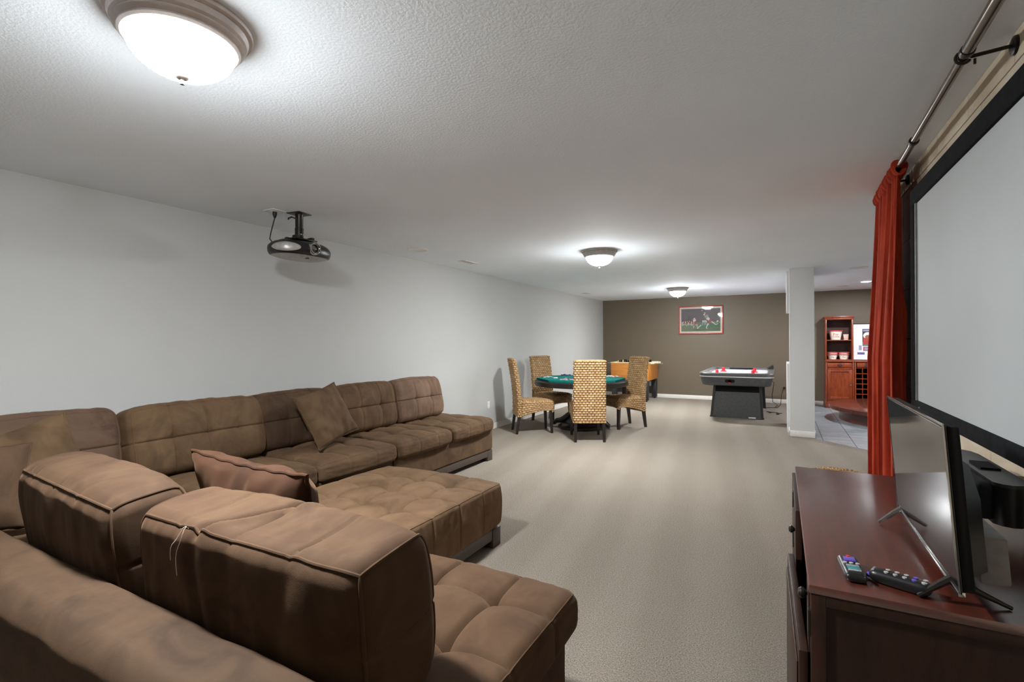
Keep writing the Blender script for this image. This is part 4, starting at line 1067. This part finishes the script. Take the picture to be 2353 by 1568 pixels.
b.build('rod_pocket', 'velvet', CT, ang=180)

# ------------------------------------------------------------------ television cabinet
TC = thing('tv_cabinet', 'dark mahogany media cabinet with glossy top in right foreground', 'cabinet', (.37, 1.93, 0), world=True)
cx0, cx1, cy0, cy1, ct = .055, .672, 1.327, 2.54, .8127
MB().bb((cx0, cy0, ct-.02), (cx1, cy1, ct), .0025).build('top', 'mahogany', TC)
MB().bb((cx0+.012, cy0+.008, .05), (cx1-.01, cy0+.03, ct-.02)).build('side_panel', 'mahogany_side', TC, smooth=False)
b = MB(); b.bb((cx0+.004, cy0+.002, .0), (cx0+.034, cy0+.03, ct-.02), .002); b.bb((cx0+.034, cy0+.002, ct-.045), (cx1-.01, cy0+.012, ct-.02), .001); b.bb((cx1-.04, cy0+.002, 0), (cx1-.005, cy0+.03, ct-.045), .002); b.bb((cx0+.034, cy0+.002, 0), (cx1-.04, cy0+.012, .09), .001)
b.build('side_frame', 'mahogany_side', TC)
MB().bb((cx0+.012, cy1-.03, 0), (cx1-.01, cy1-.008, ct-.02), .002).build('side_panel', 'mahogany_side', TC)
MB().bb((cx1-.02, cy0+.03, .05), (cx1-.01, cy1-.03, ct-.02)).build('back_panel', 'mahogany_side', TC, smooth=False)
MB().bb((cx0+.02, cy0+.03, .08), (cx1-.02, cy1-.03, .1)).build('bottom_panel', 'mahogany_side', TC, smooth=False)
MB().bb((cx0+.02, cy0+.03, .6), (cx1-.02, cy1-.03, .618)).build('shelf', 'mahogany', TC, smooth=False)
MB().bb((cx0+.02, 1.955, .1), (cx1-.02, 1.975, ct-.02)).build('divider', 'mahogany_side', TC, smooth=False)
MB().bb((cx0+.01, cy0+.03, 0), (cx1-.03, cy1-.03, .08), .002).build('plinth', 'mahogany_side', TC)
def knob(x, y, z, p):
    MB().lathe([(.005, .012), (.0045, 0), (.012, -.006), (.0135, -.012), (.009, -.018), (.001, -.02)], (x, y, z), 16, 'x').build('knob', 'blackmetal', p)
# far door shut, with two hinges and a knob
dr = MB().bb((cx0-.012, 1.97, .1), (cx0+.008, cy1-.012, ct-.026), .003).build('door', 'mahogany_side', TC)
knob(cx0-.013, 2.03, .70, dr)
for z in (.74, .58): MB().bb((cx0-.016, 2.26, z-.03), (cx0-.012, 2.30, z+.03), .002).build('hinge', 'blackmetal', dr)
# near bay: the lower door stands slightly open
MB().bb((cx0, cy0+.03, .64), (cx0+.01, cy0+.1, ct-.02), .001).build('stile', 'mahogany_side', TC)
rot = Matrix.Translation((cx0, cy0+.03, 0)) @ Matrix.Rotation(R(1.6), 4, 'Z')
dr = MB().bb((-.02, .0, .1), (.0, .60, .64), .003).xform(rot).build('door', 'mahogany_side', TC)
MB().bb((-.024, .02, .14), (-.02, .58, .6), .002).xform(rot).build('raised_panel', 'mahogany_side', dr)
knob(cx0-.001, cy0+.075, .758, TC)
MB().bb((cx0-.002, cy0+.004, .69), (cx0+.004, cy0+.03, .75), .001).build('hinge', 'blackmetal', TC)

# ------------------------------------------------------------------ television on its V feet
TV = thing('television', 'small flat television on V shaped feet, reflecting the carpet', 'television', (.32, 1.61, ct), world=True)
rt = Matrix.Translation((.318, 1.61, .858)) @ Matrix.Rotation(R(-4.2), 4, 'Y')
hwid = .298
MB().bb((.0, -hwid, 0), (.005, hwid, .345), .0015).xform(rt).build('bezel', 'black', TV)
MB().bb((-.003, -hwid, -.004), (.009, hwid, .006), .0015).xform(rt).build('chin_strip', 'chrome', TV)
MB().bb((-.002, -hwid-.001, .006), (.001, -hwid+.0015, .345)).bb((-.002, hwid-.0015, .006), (.001, hwid+.001, .345)).bb((-.002, -hwid, .343), (.001, hwid, .3465)).build('edge_trim', 'chrome', TV).data.transform(rt)
MB().bb((-.0012, -hwid+.007, .014), (.001, hwid-.007, .338)).xform(rt).build('screen', 'glass_tv', TV, smooth=False)
MB().bb((.005, -hwid+.002, .004), (.026, hwid-.004, .34), .004).xform(rt).build('back_shell', 'blackmat', TV)
MB().prism([(-.26, .02), (.26, .02), (.26, .2), (.2, .27), (-.2, .27), (-.26, .2)], .026, .062, [(-.235, .03), (.235, .03), (.235, .18), (.18, .24), (-.18, .24), (-.235, .18)]).xform(rt @ Matrix(((0, 0, 1, 0), (1, 0, 0, 0), (0, 1, 0, 0), (0, 0, 0, 1)))).build('rear_housing', 'black', TV)
MB().bb((.05, -.23, .0), (.10, .1, .1), .006).xform(rt).build('connector_box', 'greyplastic', TV)
for (y, dy) in ((1.87, .012), (1.375, .012)):
    ft = MB().tube([(.322, y, .868), (.30, y, .85), (.262, y-.004, ct+.0045)], [.009, .008, .0045], 8).tube([(.322, y, .868), (.36, y+.008, .845), (.42, y+.02, ct+.0045)], [.009, .007, .004], 8).build('foot', 'chrome' if y > 1.6 else 'blackmetal', TV)

# ------------------------------------------------------------------ remotes
def remote(name, lab, x, y, rz, L, Wd, T, tilt=0):
    t = thing(name, lab, 'remote control', (x, y, ct), rotz=rz, group='remotes on the media cabinet')
    b = MB(); c = Cushion((Wd, L, T), min(T*.48, Wd*.3), {'-z': T*.1}); b = c.mb(14, TR((0, 0, T/2+T*.1))); b.build('body', 'black', t, ang=60)
    z = T*1.1
    return t, z
t, z = remote('remote_control', 'small black remote with coloured buttons, nearer the cabinet front',   .149, 1.438, R(4), .120, .044, .020)
b = MB().bb((-.012, .016, z-.001), (.012, .038, z+.003), .001); b.build('direction_pad', 'purple', t)
MB().lathe([(.001, 0), (.004, 0), (.004, .003), (.001, .0035)], (0, .048, z-.001), 10).build('power_button', 'red', t)
for k in range(4): MB().bb((-.013, -.012-.009*k, z-.001), (.013, -.007-.009*k, z+.0025), .0008).build('button', ['rubber', 'teal', 'teal', 'rubber'][k], t)
for sx in (-1, 0, 1): MB().lathe([(.001, 0), (.0045, 0), (.0045, .003), (.001, .0035)], (sx*.013, .006, z-.001), 10).build('button', 'rubber', t)
t, z = remote('remote_control', 'long black remote lying across toward the television foot', .236, 1.402, R(-22), .038, .114, .028)
for i in range(5):
    for j in (-1, 1):
        MB().lathe([(.001, 0), (.0045, 0), (.0045, .003), (.001, .0035)], (-.024+.017*i, j*.008, z-.0018), 10).build('button', 'purple' if i == 3 else 'rubber', t)
MB().bb((-.053, -.012, z-.006), (-.036, .012, z-.001), .003).build('emitter_window', 'greyplastic', t)
MB().bb((-.064, -.004, .006), (-.053, .008, .014), .001).build('tab', 'purple', t)

# ------------------------------------------------------------------ centre speaker below the screen
CS = thing('center_speaker', 'black center speaker with curved back mounted under the projection screen', 'speaker', (.55, 1.85, .95), world=True)
pl = [(.497, 1.775), (.512, 1.757), (.532, 1.75), (.552, 1.757), (.57, 1.785), (.578, 1.83), (.579, 2.18), (.57, 2.225), (.55, 2.25), (.52, 2.262), (.497, 2.255)]
MB().prism([(x*.96+.021, y) for x, y in pl], .884, .9, pl).prism(pl, .9, .986).build('cabinet', 'black', CS, ang=40)
MB().prism(pl, .986, .995, [(x*.985+.008, y) for x, y in pl]).build('top_plate', 'speaker_body', CS, ang=40)
gb = Cushion((.034, .485, .1), .012, {'-x': .012}); gb.mb(20, TR((.485, 2.015, .94))).build('grille', 'fab_black', CS, ang=60)
MB().lathe([(.001, -.004), (.005, -.004), (.0065, .002), (.001, .002)], (.463, 1.83, .945), 14, 'x').build('badge', 'gold', CS)
MB().prism([(.515, 1.93), (.56, 1.93), (.56, 2.03), (.515, 2.03)], .995, 1.001).build('recess_plate', 'blackmat', CS, smooth=False)
MB().bb((.575, 1.95, .9), (XR, 2.06, .96), .004).build('wall_bracket', 'rawwood', CS)

# ------------------------------------------------------------------ woven stool behind the cabinet
WS = thing('wicker_stool', 'round woven seagrass stool just visible behind the media cabinet', 'stool', (.295, 3.39, 0))
def st_top(u, v):
    r_ = .006+.189*v; a = 2*PI*u; return np.stack([r_*np.cos(a), r_*np.sin(a), .585+.035*(1-v**3)], 1), np.stack([0*u, 0*u, 0*u+1], 1)
def st_side(u, v):
    r_ = .19+.012*np.sin(PI*v); a = 2*PI*u; return np.stack([r_*np.cos(a), r_*np.sin(a), .575*(1-v)+.012], 1), np.stack([np.cos(a), np.sin(a), 0*u], 1)
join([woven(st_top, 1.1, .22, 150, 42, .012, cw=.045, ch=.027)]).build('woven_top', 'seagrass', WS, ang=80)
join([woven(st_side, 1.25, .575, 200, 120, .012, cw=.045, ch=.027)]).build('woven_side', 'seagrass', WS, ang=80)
